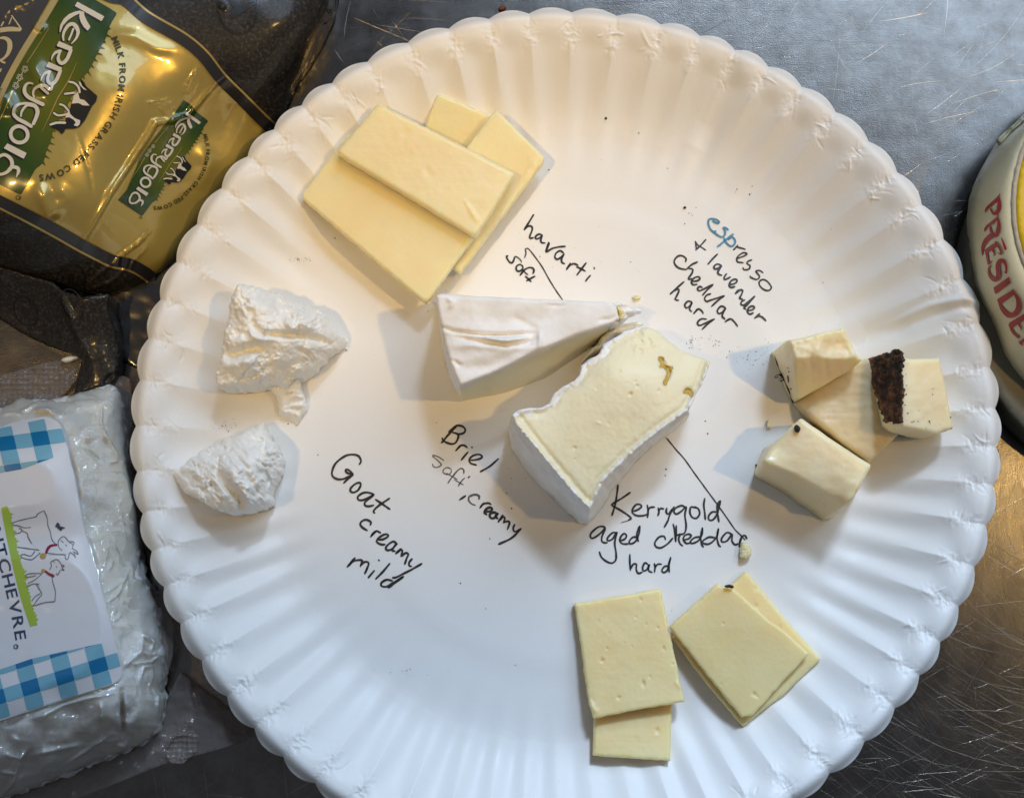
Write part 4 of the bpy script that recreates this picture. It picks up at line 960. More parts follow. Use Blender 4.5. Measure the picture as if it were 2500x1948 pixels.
def art(f, k, name_logo, off0):
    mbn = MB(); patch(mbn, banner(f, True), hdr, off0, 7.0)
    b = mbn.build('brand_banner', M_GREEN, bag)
    sh, wh = MB(), MB()
    def fill(pts): 
        patch(sh, f([(x - 4.0, y + 3.5) for x, y in pts]), hdr, off0 + .00008, 5, 0); patch(wh, f(pts), hdr, off0 + .00020, 5, 0)
    def st(pts, w):
        w = np.array(w) * k if np.ndim(w) else w * k
        ribbon(sh, f([(x - 3.2, y + 3.0) for x, y in pts]), w * 1.15, hdr, off0 + .00008, 2.0, 0, 0.0, wob=0); ribbon(wh, f(pts), w, hdr, off0 + .00020, 2.0, 0, 0.0, wob=0)
    fill(pL((1290,35),(1740,280),(1690,360),(1245,105)))
    fill(pL((1330,190),(1400,200),(1405,260),(1440,340),(1510,455),(1460,520),(1390,450),(1340,360),(1320,280)))
    fill(pL((1340,180),(1250,200),(1150,240),(1060,320),(1000,430),(990,550),(1005,545),(1050,430),(1130,345),(1230,275),(1335,225)))
    st(pL((1060,680),(1052,600),(1080,510),(1140,430),(1210,405),(1270,450),(1300,530),(1285,610),(1250,670),(1190,735)), [4,6,7,8,9,10,9,7,5,2])
    st(pL((1225,480),(1195,560),(1148,672)), 5)
    for dx, dy in ((0, 0), (-175, 345)):
        g = lambda *p: pL(*[(x + dx, y + dy) for x, y in p])
        fill(g((985,690),(1210,790),(1180,860),(940,770)))
        st(g((1185,830),(1150,920),(1110,1000),(1050,1055),(1000,1045),(970,985),(985,910),(1025,845)), [8,9,9,9,9,8,6,3])
        st(g((1010,850),(930,880),(880,935),(855,1010)), [7,7,5,2])
    st(qL((430,135),(370,125),(325,170),(320,240),(360,300),(440,345),(565,405)), [4,6,9,9,9,9,9])
    st(qL((740,90),(690,150),(650,205),(590,160),(520,160),(450,200),(430,260),(445,310)), [2,3,9,8,8,7,6,4])
    st(qL((520,165),(560,205),(625,262)), 7)
    st(qL((410,690),(330,640),(235,590),(180,530),(190,450),(250,400),(350,390),(450,420),(488,490),(470,570),(430,660)), [8,9,9,8,8,6,7,9,10,9,8])
    st(qL((270,560),(285,490),(350,415),(440,430)), [4,6,6,4])
    a = np.linspace(0, 2 * math.pi, 22); ca, sa = math.cos(math.radians(-63)), math.sin(math.radians(-63))
    st(qL(*[(250 + 105 * math.cos(t) * ca - 112 * math.sin(t) * sa, 792 + 105 * math.cos(t) * sa + 112 * math.sin(t) * ca) for t in a]), 9)
    fill(qL((95,908),(348,1033),(308,1108),(48,970)))
    st(qL((-60,1180),(-20,1090),(60,1055),(140,1110),(155,1200),(90,1280),(0,1310),(-60,1280),(-70,1180)), [7,7,8,9,9,8,7,7,7])
    st(qL((90,1270),(150,1215),(230,1228),(240,1275),(212,1345)), [4,7,9,8,2])
    sh.build('brand_lettering_shadow', M_DARK, b); wh.build('brand_lettering', M_WHITE, b)
    # fine gold rules and the flower trail
    gl = MB()
    for p, w in ((pL((815,480),(640,760),(450,1050)), [1,2.4,3.6]), (qL((160,230),(60,470),(-60,720)), [4,2.5,1]), (pL((1280,1050),(1140,1350),(960,1638)), [1,3.2,3.4]), (qL((760,300),(640,560),(545,760)), [3.4,2.6,.8])):
        ribbon(gl, f(p), np.array(w) * k, hdr, off0 + .00014, 3, 0, 0, wob=0)
    gl.build('gold_rule', M_GLINE, b)
    fl = MB()
    for cx, cy in ((418,1155), (330,1295), (265,1430)):
        for t in range(5):
            u = t * 1.257 + 0.4; c = (cx + 36 * math.cos(u), cy + 40 * math.sin(u))
            ribbon(fl, f(pL(*[(c[0] + 17 * math.cos(v), c[1] + 17 * math.sin(v)) for v in np.linspace(0, 6.3, 8)])), 1.3 * k, hdr, off0 + .00014, 1.2, 0, 0, wob=0)
    for p in (pL((385,1195),(355,1250)), pL((310,1345),(285,1385))): ribbon(fl, f(p), 1.6 * k, hdr, off0 + .00014, 1.5, 0, 0, wob=0)
    fl.build('flower_trail', M_WHITE, b)
    # grazing cow emblem
    ck, cw = MB(), MB()
    bodyp = qL((1045,65),(1085,105),(1115,165),(1190,228),(1262,292),(1248,360),(1190,425),(1105,600),(1035,690),(965,716),(842,718),(836,750),(800,788),(765,750),(700,712),(655,700),(648,660),(670,640),(790,650),(850,660),(850,560),(905,470),(930,380),(950,300),(1000,235),(1040,200),(1055,130))
    patch(ck, f(bodyp), hdr, off0 + .00012, 5)
    legs = [(qL((895,108),(965,125),(1020,180),(1035,250)), 7.5), (qL((838,265),(900,258),(975,250)), 7), (qL((775,400),(825,415),(870,460),(895,490)), 7), (qL((695,512),(760,545),(870,530)), 7), (qL((650,665),(740,640),(850,640)), 8)]
    for p, w in legs: ribbon(ck, f(p), w * k * 1.25, hdr, off0 + .00012, 2, 0, 0.1, wob=0)
    for p, w in legs: ribbon(cw, f(p), w * k * .72, hdr, off0 + .00024, 2, 0, 0.1, wob=0)
    for p in (qL((955,290),(1010,235),(1035,330),(1095,345),(1165,418),(1080,415),(1020,385),(930,392),(948,330)), qL((860,530),(895,480),(915,530),(970,580),(1042,610),(1035,660),(1005,688),(955,672),(985,640),(955,600),(900,568),(850,575)), qL((1020,100),(1050,120),(1065,160),(1132,222),(1085,205),(1035,150))):
        patch(cw, f(p), hdr, off0 + .00024, 4)
    e = ck.build('cow_emblem', M_DARK, bag); cw.build('white_marking', M_WHITE, e)
    tx = MB()
    arc = [(281,98),(293,129),(299,164),(299,193),(296,217),(294,236),(289,252),(281,276),(274,288),(262,310),(241,338),(220,364),(208,380),(180,402),(163,413),(145,424),(124,431),(103,434)]
    ctr = np.array([105., 235.]); inner = [tuple(np.array(p) - (np.array(p) - ctr) / np.hypot(*(np.array(p) - ctr)) * 8) for p in arc]
    a0 = np.array(inner[0]) + (np.array(inner[0]) - inner[1]) * .35; a1 = np.array(inner[-1]) + (np.array(inner[-1]) - inner[-2]) * .5
    text_path(tx, 'MILK FROM IRISH GRASS-FED COWS', f([tuple(a0)] + inner + [tuple(a1)]), 15.5 * k, hdr, off0 + .00012, 0.022)
    rg = f(qL((235, 1612)))[0]
    ribbon(tx, [(rg[0] + 5.6 * k * math.cos(v), rg[1] + 5.6 * k * math.sin(v)) for v in np.linspace(0, 6.4, 14)], 1.4 * k, hdr, off0 + .0001, 1.5, 0, 0, wob=0)
    text_path(tx, 'R', [(rg[0] + 2 * k, rg[1] - 4 * k), (rg[0] - 2 * k, rg[1] + 4 * k)], 6 * k, hdr, off0 + .0001, 0.0)
    tx.build('printed_text', M_TXT, bag)
art(ident, 1.0, 'big', .00016)
art(xf_small, .60, 'small', .00016)
# charcoal panel with gold capitals, and its gold frame
mb = MB(); patch(mb, [(-160,-150),(60,-150),(131,-18),(58,108),(30,160),(10,205),(-30,300),(-160,420)], hdr, .00022, 10); pn = mb.build('dark_panel', mat('slate_print', (0.055, 0.055, 0.062), 0.28, Coat_Weight=0.5, Coat_Roughness=0.08), bag)
mb = MB(); ribbon(mb, [(150,-40),(136,-4),(100,58),(62,117),(27,179),(3,229),(-26,300),(-60,372)], 15, hdr, .00026, 4, 0, 0, wob=0); mb.build('gold_frame', mat('pale_gold_line', (0.60, 0.49, 0.22), 0.3, 0.4), bag)
mb = MB()
o_ = .00034
for p, w in ((pL((0,500),(170,480),(350,495)), [9,8.5,7]), (pL((150,205),(250,340),(352,485)), [3.4,3.4,4]), (pL((195,300),(150,410)), 3), (pL((60,370),(20,440)), 4), (pL((105,270),(160,190)), 4), (pL((0,540),(150,520),(340,520)), 3),
             (pL((0,640),(80,640),(150,690),(165,790),(130,900),(60,980),(0,1010)), [5,9,12,12,9,6,5]), (pL((0,1010),(60,1045),(85,1050)), 5), (pL((0,1200),(20,1150)), 4)):
    ribbon(mb, p, w, hdr, o_, 2, 0, 0.1, wob=0)
mb.build('gold_capitals', mat('cream_gold_print', (0.60, 0.52, 0.30), 0.35, 0.2), pn)
# embossed round stamps and lettering on the film
def stamp(cx, cy, rx, ry, rot, z, par, words=True):
    m = MB(); cr, sr = math.cos(rot), math.sin(rot); E = lambda a, k=1.0: (cx + k * (rx * math.cos(a) * cr - ry * math.sin(a) * sr), cy + k * (rx * math.cos(a) * sr + ry * math.sin(a) * cr))
    for k, w in ((1.0, 2.2), (.93, 1.0)): ribbon(m, [E(a, k) for a in np.linspace(0, 6.28, 40)], w, z, .00016, 3, 0, 0, wob=0)
    text_path(m, 'IRISH', [E(a, .62) for a in np.linspace(-0.6, 1.5, 12)], min(rx, ry) * .30, z, .00016, 0.01)
    patch(m, [E(a, .36 * (1 + .35 * math.sin(3 * a + 1) + .2 * math.cos(5 * a))) for a in np.linspace(0, 6.1, 26)], z, .00016, 3)
    m.build('printed_stamp', M_DARK, par)
stamp(580, 20, 50, 64, -0.12, hdr, bag)
stamp(800, 25, 17, 36, 0.35, hdr, bag)
stamp(172, 742 - 52, 36, 46, 0.3, hdr, bag)
mb = MB(); text_path(mb, 'Kerrygold', [(766,103),(735,148),(700,190),(668,214)], 17, hdr, .00018, 0.02, up=-1); mb.build('film_lettering', M_DARK, bag)
# folded-over end of the wrapper
Pf = np.array(c2((-260,380),(0,425),(180,480),(370,535),(412,585),(560,640),(760,615),(750,720),(780,800),(842,985),(825,1100),(800,1212),(720,1262),(600,1290),(540,1330),(508,1322),(535,1200),(570,1065),(440,1020),(300,962),(200,920),(100,860),(0,795),(-260,660)))
RF = RBF([(*c2((0,440))[0], .012), (*c2((370,540))[0], .0125), (*c2((600,640))[0], .0145), (*c2((755,640))[0], .0125), (*c2((840,985))[0], .006), (*c2((800,1210))[0], .0065), (*c2((525,1320))[0], .0065), (*c2((570,1060))[0], .0065), (*c2((100,860))[0], .0025), (*c2((0,790))[0], .002), (*c2((620,1060))[0], .0085), (*c2((500,800))[0], .0110), (*c2((250,700))[0], .0060), (*c2((-250,500))[0], .0090)])
def hflap(x, y): return np.maximum(RF(x, y) + groove(x, y, c2((400,585),(500,800),(560,940),(625,1060)), 9, .0014) + .00035 * fbm(x / 40, y / 40, 111, 3) + groove(x, y, c2((720,1240),(760,1190),(790,1180)), 5, -.0015), .001)
body('shade_sheet', [(262,716),(352,684),(404,646),(470,560),(520,560),(470,700),(420,800),(380,900),(330,900),(298,880),(290,800),(276,760)], lambda x, y: .0016 + .0003 * fbm(x / 30, y / 30, 6, 2), M_STRIPE_SHADE, bag, zb=.0003, step=8, rnd=.0005, soft=6, levels=1)  # black sheet on the steel, in place of shade and dark reflection
body('folded_end', Pf, hflap, M_FILM, bag, zb=.0003, step=5, rnd=.0008, soft=5, levels=3, ragged=1.5, rs=20)
stamp(*c2((175,740))[0], 27, 38, -0.5, hflap, bag); stamp(*c2((500,690))[0], 25, 40, -.4, hflap, bag)
# ------------------------------------------------------------------ vacuum pouch of goat cheese (left)
c3 = C((0, 900), 1.624); pg = C((0, 1200), 3.868); p4 = C((0, 980), 6.825); p5 = C((0, 1520), 3.976)
M_POUCH = cheese('packed_goat_cheese', (0.86, 0.83, 0.74), (0.94, 0.93, 0.89), 60, 0.3, 0.5)
def film(name, tint, rough=0.08, dots=False, fac=0.16):
    m = bpy.data.materials.new(name); m.use_nodes = True; N, L = m.node_tree.nodes, m.node_tree.links; N.clear()
    out = N.new('ShaderNodeOutputMaterial'); mx = N.new('ShaderNodeMixShader'); tr = N.new('ShaderNodeBsdfTransparent'); pr = N.new('ShaderNodeBsdfPrincipled')
    tr.inputs[0].default_value = (*tint, 1); pr.inputs['Base Color'].default_value = (0.55, 0.52, 0.50, 1); pr.inputs['Roughness'].default_value = rough; pr.inputs['Specular IOR Level'].default_value = 1.0
    mx.inputs[0].default_value = fac; L.new(tr.outputs[0], mx.inputs[1]); L.new(pr.outputs[0], mx.inputs[2]); L.new(mx.outputs[0], out.inputs[0])
    tc = N.new('ShaderNodeTexCoord'); t = N.new('ShaderNodeTexNoise'); t.inputs['Scale'].default_value = 120; t.inputs['Detail'].default_value = 4; L.new(tc.outputs['Object'], t.inputs['Vector'])
    b = N.new('ShaderNodeBump'); b.inputs['Distance'].default_value = .0015; b.inputs['Strength'].default_value = .7; L.new(t.outputs[0], b.inputs['Height']); L.new(b.outputs[0], pr.inputs['Normal'])
    if dots:
        v = N.new('ShaderNodeTexVoronoi'); v.inputs['Scale'].default_value = 760; v.inputs['Randomness'].default_value = .25; L.new(tc.outputs['Object'], v.inputs['Vector'])
        b2 = N.new('ShaderNodeBump'); b2.inputs['Distance'].default_value = .0006; b2.inputs['Strength'].default_value = 1.0; L.new(v.outputs['Distance'], b2.inputs['Height']); L.new(b.outputs[0], b2.inputs['Normal']); L.new(b2.outputs[0], pr.inputs['Normal'])
    return m
M_WRAP = film('glossy_wrap', (0.97, 0.97, 0.96), .07, False, .07)
_N, _L = M_WRAP.node_tree.nodes, M_WRAP.node_tree.links
_mx = [n for n in _N if n.type == 'MIX_SHADER'][0]; _lw = _N.new('ShaderNodeLayerWeight'); _lw.inputs[0].default_value = .5; _pw = _N.new('ShaderNodeMath'); _pw.operation = 'POWER'; _pw.inputs[1].default_value = 4.0; _fr = _N.new('ShaderNodeMath'); _fr.operation = 'MULTIPLY_ADD'; _fr.inputs[1].default_value = .6; _fr.inputs[2].default_value = .14; _gl = _N.new('ShaderNodeBsdfGlossy'); _gl.inputs['Roughness'].default_value = .05
_bp = [n for n in _N if n.type == 'BUMP'][0]; _bp.inputs['Strength'].default_value = .25
_L.new(_bp.outputs[0], _lw.inputs['Normal']); _L.new(_lw.outputs['Facing'], _pw.inputs[0]); _L.new(_pw.outputs[0], _fr.inputs[0]); _L.new(_bp.outputs[0], _gl.inputs['Normal']); _L.new(_fr.outputs[0], _mx.inputs[0]); _L.new(_gl.outputs[0], _mx.inputs[2])
M_CLEAR = film('clear_film', (0.86, 0.80, 0.76), .10)
M_EMB = film('embossed_film', (0.84, 0.78, 0.73), .16, True, .22)

Pp = np.array([(-170,1010),(0,1000),(46,972),(100,975),(141,976),(200,955),(268,937),(293,958),(304,1011),(308,1064),(306,1110),(318,1170),(332,1220),(340,1280),(346,1331),(338,1405),(372,1440),(386,1470),(378,1500),(395,1546),(400,1639),(390,1690),(404,1700),(402,1730),(391,1780),(345,1817),(246,1854),(110,1910),(0,1950),(-170,1990)], float)
RP = RBF([(-150,1020,.016),(0,1012,.014),(60,985,.0125),(200,965,.012),(285,950,.0085),(300,1060,.0085),(250,1060,.0185),(130,1030,.0225),(200,1130,.0262),(0,1080,.027),(-150,1200,.029),(50,1300,.0295),(150,1300,.0292),(200,1250,.0285),(240,1400,.0285),(300,1250,.0165),(335,1330,.009),(320,1420,.017),(290,1500,.0262),(270,1650,.0275),(150,1700,.029),(0,1750,.0295),(340,1600,.0205),(398,1640,.0085),(380,1480,.0085),(380,1770,.0075),(330,1740,.019),(280,1770,.0205),(150,1820,.0215),(0,1850,.0225),(250,1845,.009),(100,1905,.009),(0,1940,.009),(-150,1850,.026)])
pw = [(p4((1690,40),(1690,200),(1680,340),(1720,480),(1800,640),(1900,800),(1960,890)), 3, .0014), (p4((500,180),(620,130),(800,140),(900,220),(1040,400),(1100,520)), 4, .0012), (p4((0,220),(200,190),(340,230)), 4, .0012), (p4((340,160),(420,140),(620,20)), 5, .0010), (p4((560,130),(880,130)), 5, .0010), (p4((1820,1020),(1960,990)), 3, .0008), (p4((1450,560),(1490,640)), 6, .0007), (p4((1400,640),(1520,720),(1620,600)), 8, -.0010), (p4((1420,790),(1560,900),(1690,1040)), 7, -.0012),
      (c3((415,890),(460,860),(500,830)), 5, .0012), (c3((420,930),(470,890),(515,790)), 4, .0010), (c3((430,800),(450,760)), 4, .0006), (c3((465,510),(490,640),(500,690)), 2.6, .0006), (c3((455,1000),(480,975)), 4, .0008), (c3((480,1190),(560,1120),(570,1050)), 7, .0012), (c3((565,1055),(610,1080),(600,1120)), 3, .0012), (c3((520,1170),(600,1160),(640,1130)), 4, .0012), (c3((550,1250),(570,1180),(610,1180)), 5, .0010),
      (p5((0,1450),(150,1460),(190,1330),(270,1220)), 7, .0016), (p5((60,1280),(190,1310),(230,1250)), 6, .0012), (p5((300,930),(420,900),(600,800),(840,730),(1100,680)), 6, .0010), (p5((980,780),(985,950)), 4, .0012), (p5((1180,650),(1190,900),(1200,1110)), 6, -.0026), (p5((1130,1190),(1210,1200),(1240,1130)), 6, .0012), (p5((600,1400),(900,1200),(1080,1080)), 5, .0008), (p5((0,1690),(120,1560),(160,1460)), 6, .0014), (p5((1240,700),(1300,820),(1240,960)), 12, -.0008), (p5((1480,640),(1540,720),(1530,900)), 4, .0010), (p5((1370,290),(1480,310),(1570,270)), 3, .0012), (p5((1380,110),(1480,150),(1550,260)), 4, .0012),
      (p5((0,980),(120,960),(220,900)), 12, -.0016), (p5((250,1300),(500,1240),(800,1180)), 8, .0008), (p5((100,1100),(180,1140)), 5, .0008)]
lab = [(-170,1080)] + p4((0,438),(180,360),(450,290),(730,250),(820,262),(930,310),(1010,390),(1060,540),(1110,720),(1170,980),(1240,1250),(1310,1638)) + c3((330,620),(400,870),(445,1040),(470,1140),(483,1190),(482,1215),(468,1236),(440,1252),(300,1295),(150,1345),(0,1395)) + [(-170,1800)]
lab = np.array(lab)
def hpouch(x, y):
    z = RP(x, y)
    d, _ = seg_dist(x, y, np.vstack([lab, lab[:1]])); out = np.where(inside(x, y, lab), 0.0, smooth(0, 16, d))
    w = .0013 * fbm(x / 60, y / 60, 121, 2) + .0009 * ridged(x / 75, y / 60, 125, 1) + .00014 * ridged(x / 16, y / 20, 122, 2)
    for q in pw: w = w + 1.5 * groove(x, y, q[0], max(2.4, q[1] * .75), q[2])
    return np.maximum(z + out * w + .0001 * fbm(x / 50, y / 50, 124, 2), .001)
pouch = thing('cheese_pouch', (float(bp(100,1400,0)[0]), float(bp(100,1400,0)[1]), 0.0), 'crinkled clear pouch of white goat cheese with a blue gingham label', 'cheese package')
body('filled_body', Pp, hpouch, M_POUCH, pouch, zb=.0008, step=3.8, rnd=.0045, soft=8, levels=5, ragged=5, rs=22, seed=13, side_noise=.0014)
def hl(x, y):
    B = fillet(Pp, 8); d, _ = seg_dist(x, y, np.vstack([B, B[:1]])); q = 1 - np.clip(d / (.0045 / .000105), 0, 1)
    return hpouch(x, y) - .0045 * (1 - np.sqrt(np.maximum(0, 1 - q ** 2))) + .0010
def hwrap(x, y):
    d, _ = seg_dist(x, y, np.vstack([lab, lab[:1]])); out = np.where(inside(x, y, lab), 0.0, smooth(0, 10, d))
    sh = np.maximum(ridged(x / 38 + .6 * fbm(x / 60, y / 60, 3, 2), y / 52, 141, 2), 0) ** 2 * .0020 + np.maximum(ridged(x / 90, y / 30, 143, 2), 0) ** 3 * .0022
    return hpouch(x, y) + .0004 + out * sh
body('wrap', fillet(Pp, 8), hwrap, M_WRAP, pouch, zb=.0006, step=3.4, rnd=.0045, soft=0, levels=4, ragged=6, rs=18, seed=13, side_noise=.0014)
M_LAB = mat('label_paper', (0.74, 0.73, 0.74), 0.45, Coat_Weight=0.08, Coat_Roughness=0.12)
M_GB = mat('label_deep_blue', (0.008, 0.17, 0.36), 0.35); M_GM = mat('label_light_blue', (0.20, 0.45, 0.56), 0.35); M_NAVY = mat('label_navy', (0.010, 0.045, 0.11), 0.35)
M_GRASS = mat('label_grass_green', (0.36, 0.50, 0.055), 0.4); M_LINE = mat('label_grey_line', (0.16, 0.15, 0.165), 0.4); M_RED = mat('label_crimson', (0.24, 0.012, 0.045), 0.4); M_BELL = mat('label_ochre', (0.48, 0.30, 0.08), 0.4)
M_GW = mat('label_goat_white', (0.70, 0.70, 0.715), 0.4)
mb = MB(); patch(mb, fillet(lab, 3), hl, .00020, 7); LB = mb.build('label', M_LAB, pouch)
# gingham bands: two directions of woven stripes, overlaps deeper
def clip_poly(subj, clip):
    out = [np.array(p, float) for p in subj]; n = len(clip)
    for k in range(n):
        a, b = np.array(clip[k], float), np.array(clip[(k + 1) % n], float); inp = out; out = []
        if not inp: return []
        sd = lambda p: (b[0] - a[0]) * (p[1] - a[1]) - (b[1] - a[1]) * (p[0] - a[0])
        for i in range(len(inp)):
            p, q = inp[i - 1], inp[i]; sp, sq = sd(p), sd(q)
            if sq >= 0:
                if sp < 0: out.append(p + (q - p) * sp / (sp - sq))
                out.append(q)
            elif sp >= 0: out.append(p + (q - p) * sp / (sp - sq))
    return out
def convex(c):
    c = np.array(c, float); a = np.sum(c[:, 0] * np.roll(c[:, 1], -1) - np.roll(c[:, 0], -1) * c[:, 1]); return c if a > 0 else c[::-1]
def gingham(o, U, V, i0, j0, ni, nj, hull):
    """cells of a tilted grid clipped by a convex hull; even rows and columns are coloured"""
    m = MB(); hull = convex(hull); o, U, V = map(lambda v: np.array(v, float), (o, U, V))
    for i in range(i0, i0 + ni):
        for j in range(j0, j0 + nj):
            k = (i % 2 == 0) + (j % 2 == 0)
            if k == 0: continue
            cell = convex([o + U * (i + a) + V * (j + b) for a, b in ((0, 0), (1, 0), (1, 1), (0, 1))])
            c = clip_poly(cell, hull)
            if len(c) < 3: continue
            c = np.array(c); c = c[np.r_[True, np.hypot(*np.diff(c, axis=0).T) > .3]]
            ar = abs(np.sum(c[:, 0] * np.roll(c[:, 1], -1) - np.roll(c[:, 0], -1) * c[:, 1]))
            if len(c) < 3 or ar < 12: continue
            patch(m, c, hl, .00030, 9, k - 1)
    return m.build('gingham_band', [M_GM, M_GB], LB)
# top band: deep square spans p4 (505,520)-(820,740); columns run 40 px apart
U = (np.array(p4((785,480))[0]) - np.array(p4((505,520))[0])); V = (np.array(p4((560,752))[0]) - np.array(p4((505,520))[0]))
gingham(p4((505,520))[0], U, V, -10, -2, 20, 5, [(-170,1082)] + p4((0,446),(180,367),(450,297),(730,258),(900,300),(1005,395),(1060,545),(1110,725),(1166,976),(890,1030),(610,1080),(330,1135),(0,1255)) + [(-170,1210)])
U = (np.array(p5((690,428))[0]) - np.array(p5((525,480))[0])); V = (np.array(p5((560,612))[0]) - np.array(p5((525,480))[0]))
gingham(p5((525,480))[0], U, V, -10, -2, 22, 5, [(-170,1662)] + p5((0,415),(325,330),(640,235),(945,132),(1085,85),(1130,260),(1180,440),(1160,540),(1080,590),(760,700),(430,800),(0,940)) + [(-170,1796)])
# grass strip
mb = MB(); r = np.random.default_rng(8); lo = spline(pg((10,155),(60,420),(130,740),(195,1000),(285,1272)), 3); e = spline(pg((65,135),(95,230),(130,400),(170,600),(215,730),(235,860),(270,960),(290,1050),(330,1170),(345,1240)), 2)
ed = [tuple(p + np.array([r.uniform(0, 11), r.uniform(-5, 5)]) if k % 2 else p) for k, p in enumerate(resample(e, 2, False, 70))]
patch(mb, [tuple(p) for p in lo] + ed[::-1], hl, .00030, 5); mb.build('grass_print', M_GRASS, LB)
# the name down the label's edge (cut off by the picture)
mb = MB(); text_path(mb, 'NTCHEVRE', pg((-98,345),(-55,515),(35,865),(105,1160),(150,1415)), 27, hl, .00030, 0.012, up=1); q = pg((150,1462))[0]
ribbon(mb, [(q[0] + 5 * math.cos(v), q[1] + 5 * math.sin(v)) for v in np.linspace(0, 6.4, 14)], 2.2, hl, .00030, 1.5, 0, 0, wob=0); text_path(mb, 'R', [(q[0] + 1, q[1] - 3), (q[0] - 1, q[1] + 3)], 5.5, hl, .0003); mb.build('label_lettering', M_NAVY, LB)
# two goats and a butterfly
G = MB(); Wt = MB()
goats_fill = [pg((110,295),(340,235),(380,195),(415,180),(445,255),(465,350),(490,450),(550,520),(555,470),(600,425),(640,450),(680,480),(720,560),(630,590),(440,600),(380,590),(370,560),(300,490),(260,400),(200,350)),
              pg((240,870),(390,770),(420,740),(480,730),(480,690),(500,655),(540,640),(580,690),(570,750),(500,800),(520,900),(520,1035),(310,1080),(390,970),(370,880))]
for p in goats_fill: patch(Wt, p, hl, .00028, 5)
L1 = [((108,297),(170,275),(250,255),(340,235),(350,215),(380,195),(415,178)), ((415,178),(445,250),(452,320),(475,380),(490,450),(540,510)), ((115,315),(170,320),(230,340),(290,335)), ((135,395),(190,385),(205,355),(180,345)), ((205,370),(255,390),(265,430),(300,490)), ((160,520),(260,535),(370,550)), ((200,595),(230,590),(290,605),(330,560)), ((200,595),(205,620),(290,640),(330,620),(380,575)), ((555,525),(550,470),(580,430),(610,425),(650,470),(690,500),(680,540)), ((660,470),(690,470),(700,490),(685,515)), ((680,535),(720,555),(738,590),(690,560)), ((665,570),(700,600),(715,625),(700,580)), ((660,570),(640,635),(620,630),(615,590)), ((615,592),(540,590),(450,580)), ((555,525),(585,555)), ((575,460),(600,480)), ((618,500),(632,512)),
      ((235,805),(250,780),(310,770),(390,770)), ((235,805),(300,800),(340,790)), ((265,865),(330,830),(400,770)), ((250,900),(310,870),(370,870)), ((340,865),(365,910),(395,965),(360,1010),(310,1080)), ((300,1030),(330,990),(380,960)), ((310,1080),(420,1045),(518,1035)), ((518,1035),(522,940),(500,860),(490,800)), ((470,735),(485,700),(480,665),(500,650),(540,640),(575,680),(590,720)), ((585,690),(608,700),(585,712)), ((585,725),(608,740),(580,735)), ((570,740),(545,785),(530,770)), ((530,700),(536,715)), ((505,655),(515,670))]
for p in L1: ribbon(G, pg(*p), 2.0, hl, .00038, 2, 0, .2)
patch(G, pg((520,325),(540,290),(560,300),(565,325),(620,340),(590,350),(575,372),(550,350)), hl, .00038, 3, 1)
ribbon(G, pg((435,580),(450,540),(480,510),(535,500)), 6, hl, .00042, 2, 2, 0); ribbon(G, pg((430,750),(460,775),(505,795)), 6, hl, .00042, 2, 2, 0)
for c, rr in (((405,605), 30), ((408,745), 20)): patch(G, pg(*[(c[0] + rr * math.cos(v), c[1] + rr * .9 * math.sin(v)) for v in np.linspace(0, 5.6, 9)]), hl, .00044, 3, 3)
g_ = Wt.build('goat_drawing', M_GW, LB); G.build('goat_outline', [M_LINE, M_NAVY, M_RED, M_BELL], g_)
# flat seal flanges of clear film
def flange(name, poly, h0, m, seed):
    poly = fillet(poly, 4); 
    def hf(x, y): return h0 + .0009 * np.maximum(ridged(x / 70, y / 70, seed, 2), -.4) + .0004 * fbm(x / 20, y / 20, seed + 1, 2)
    return body(name, poly, hf, m, pouch, zb=lambda x, y: hf(x, y) - .00025, step=6, rnd=.0001, soft=0, levels=1)
flange('seal_flange', c2((-300,1230),(0,1185),(180,1130),(330,1090),(420,1075),(575,1055),(570,1110),(560,1180),(480,1270),(380,1380),(200,1380),(-300,1500)), .0022, M_EMB, 131)
flange('side_flange', c2((540,1330),(640,1280),(760,1240),(840,1180),(900,1200),(930,1500),(900,1700),(850,1800),(800,1500),(700,1350)), .0030, M_CLEAR, 132)
flange('side_flange', [(330,1440),(400,1440),(425,1530),(422,1600),(395,1700),(390,1640),(380,1520)], .0040, M_CLEAR, 133)
flange('seal_flange', [(-170,2010),(0,1955),(110,1915),(240,1862),(345,1822),(392,1785),(410,1700),(440,1640),(520,1700),(600,1760),(640,1790),(560,1822),(470,1846),(392,1868),(250,1925),(110,1975),(-60,2060)], .0016, M_CLEAR, 134)
flange('embossed_patch', [(402,1838),(425,1795),(470,1780),(488,1800),(480,1835),(445,1865),(415,1862)], .0026, M_EMB, 135)
# ------------------------------------------------------------------ round cheese box (right edge)
M_CREAM = mat('cream_carton', (0.62, 0.585, 0.42), 0.42, Coat_Weight=0.15)
mottled(M_CREAM, 40, [(0.3, (0.72, 0.65, 0.41)), (0.7, (0.78, 0.71, 0.47))], 4); bump(M_CREAM, 900, .00005, .4, 3)
M_YEL = mat('yellow_label', (0.78, 0.50, 0.003), 0.5); mottled(M_YEL, 350, [(0.3, (0.72, 0.45, 0.003)), (0.7, (0.82, 0.54, 0.004))], 5)
M_PULP = mat('torn_carton_edge', (0.56, 0.46, 0.33), 0.8); mottled(M_PULP, 500, [(0.3, (0.46, 0.36, 0.25)), (0.7, (0.64, 0.55, 0.42))], 4, stretch=(1, .3, 1))
M_BASE = mat('box_base', (0.17, 0.16, 0.115), 0.5); M_REDP = mat('red_print', (0.42, 0.025, 0.025), 0.45)
rx = C((2320, 380), 3.272); r4 = C((2200, 200), 1.89)
box = thing('cheese_box', (float(bp(2830,600,0)[0]), float(bp(2830,600,0)[1]), 0.0), 'round cream carton cheese box with red capitals and a yellow top', 'cheese box')
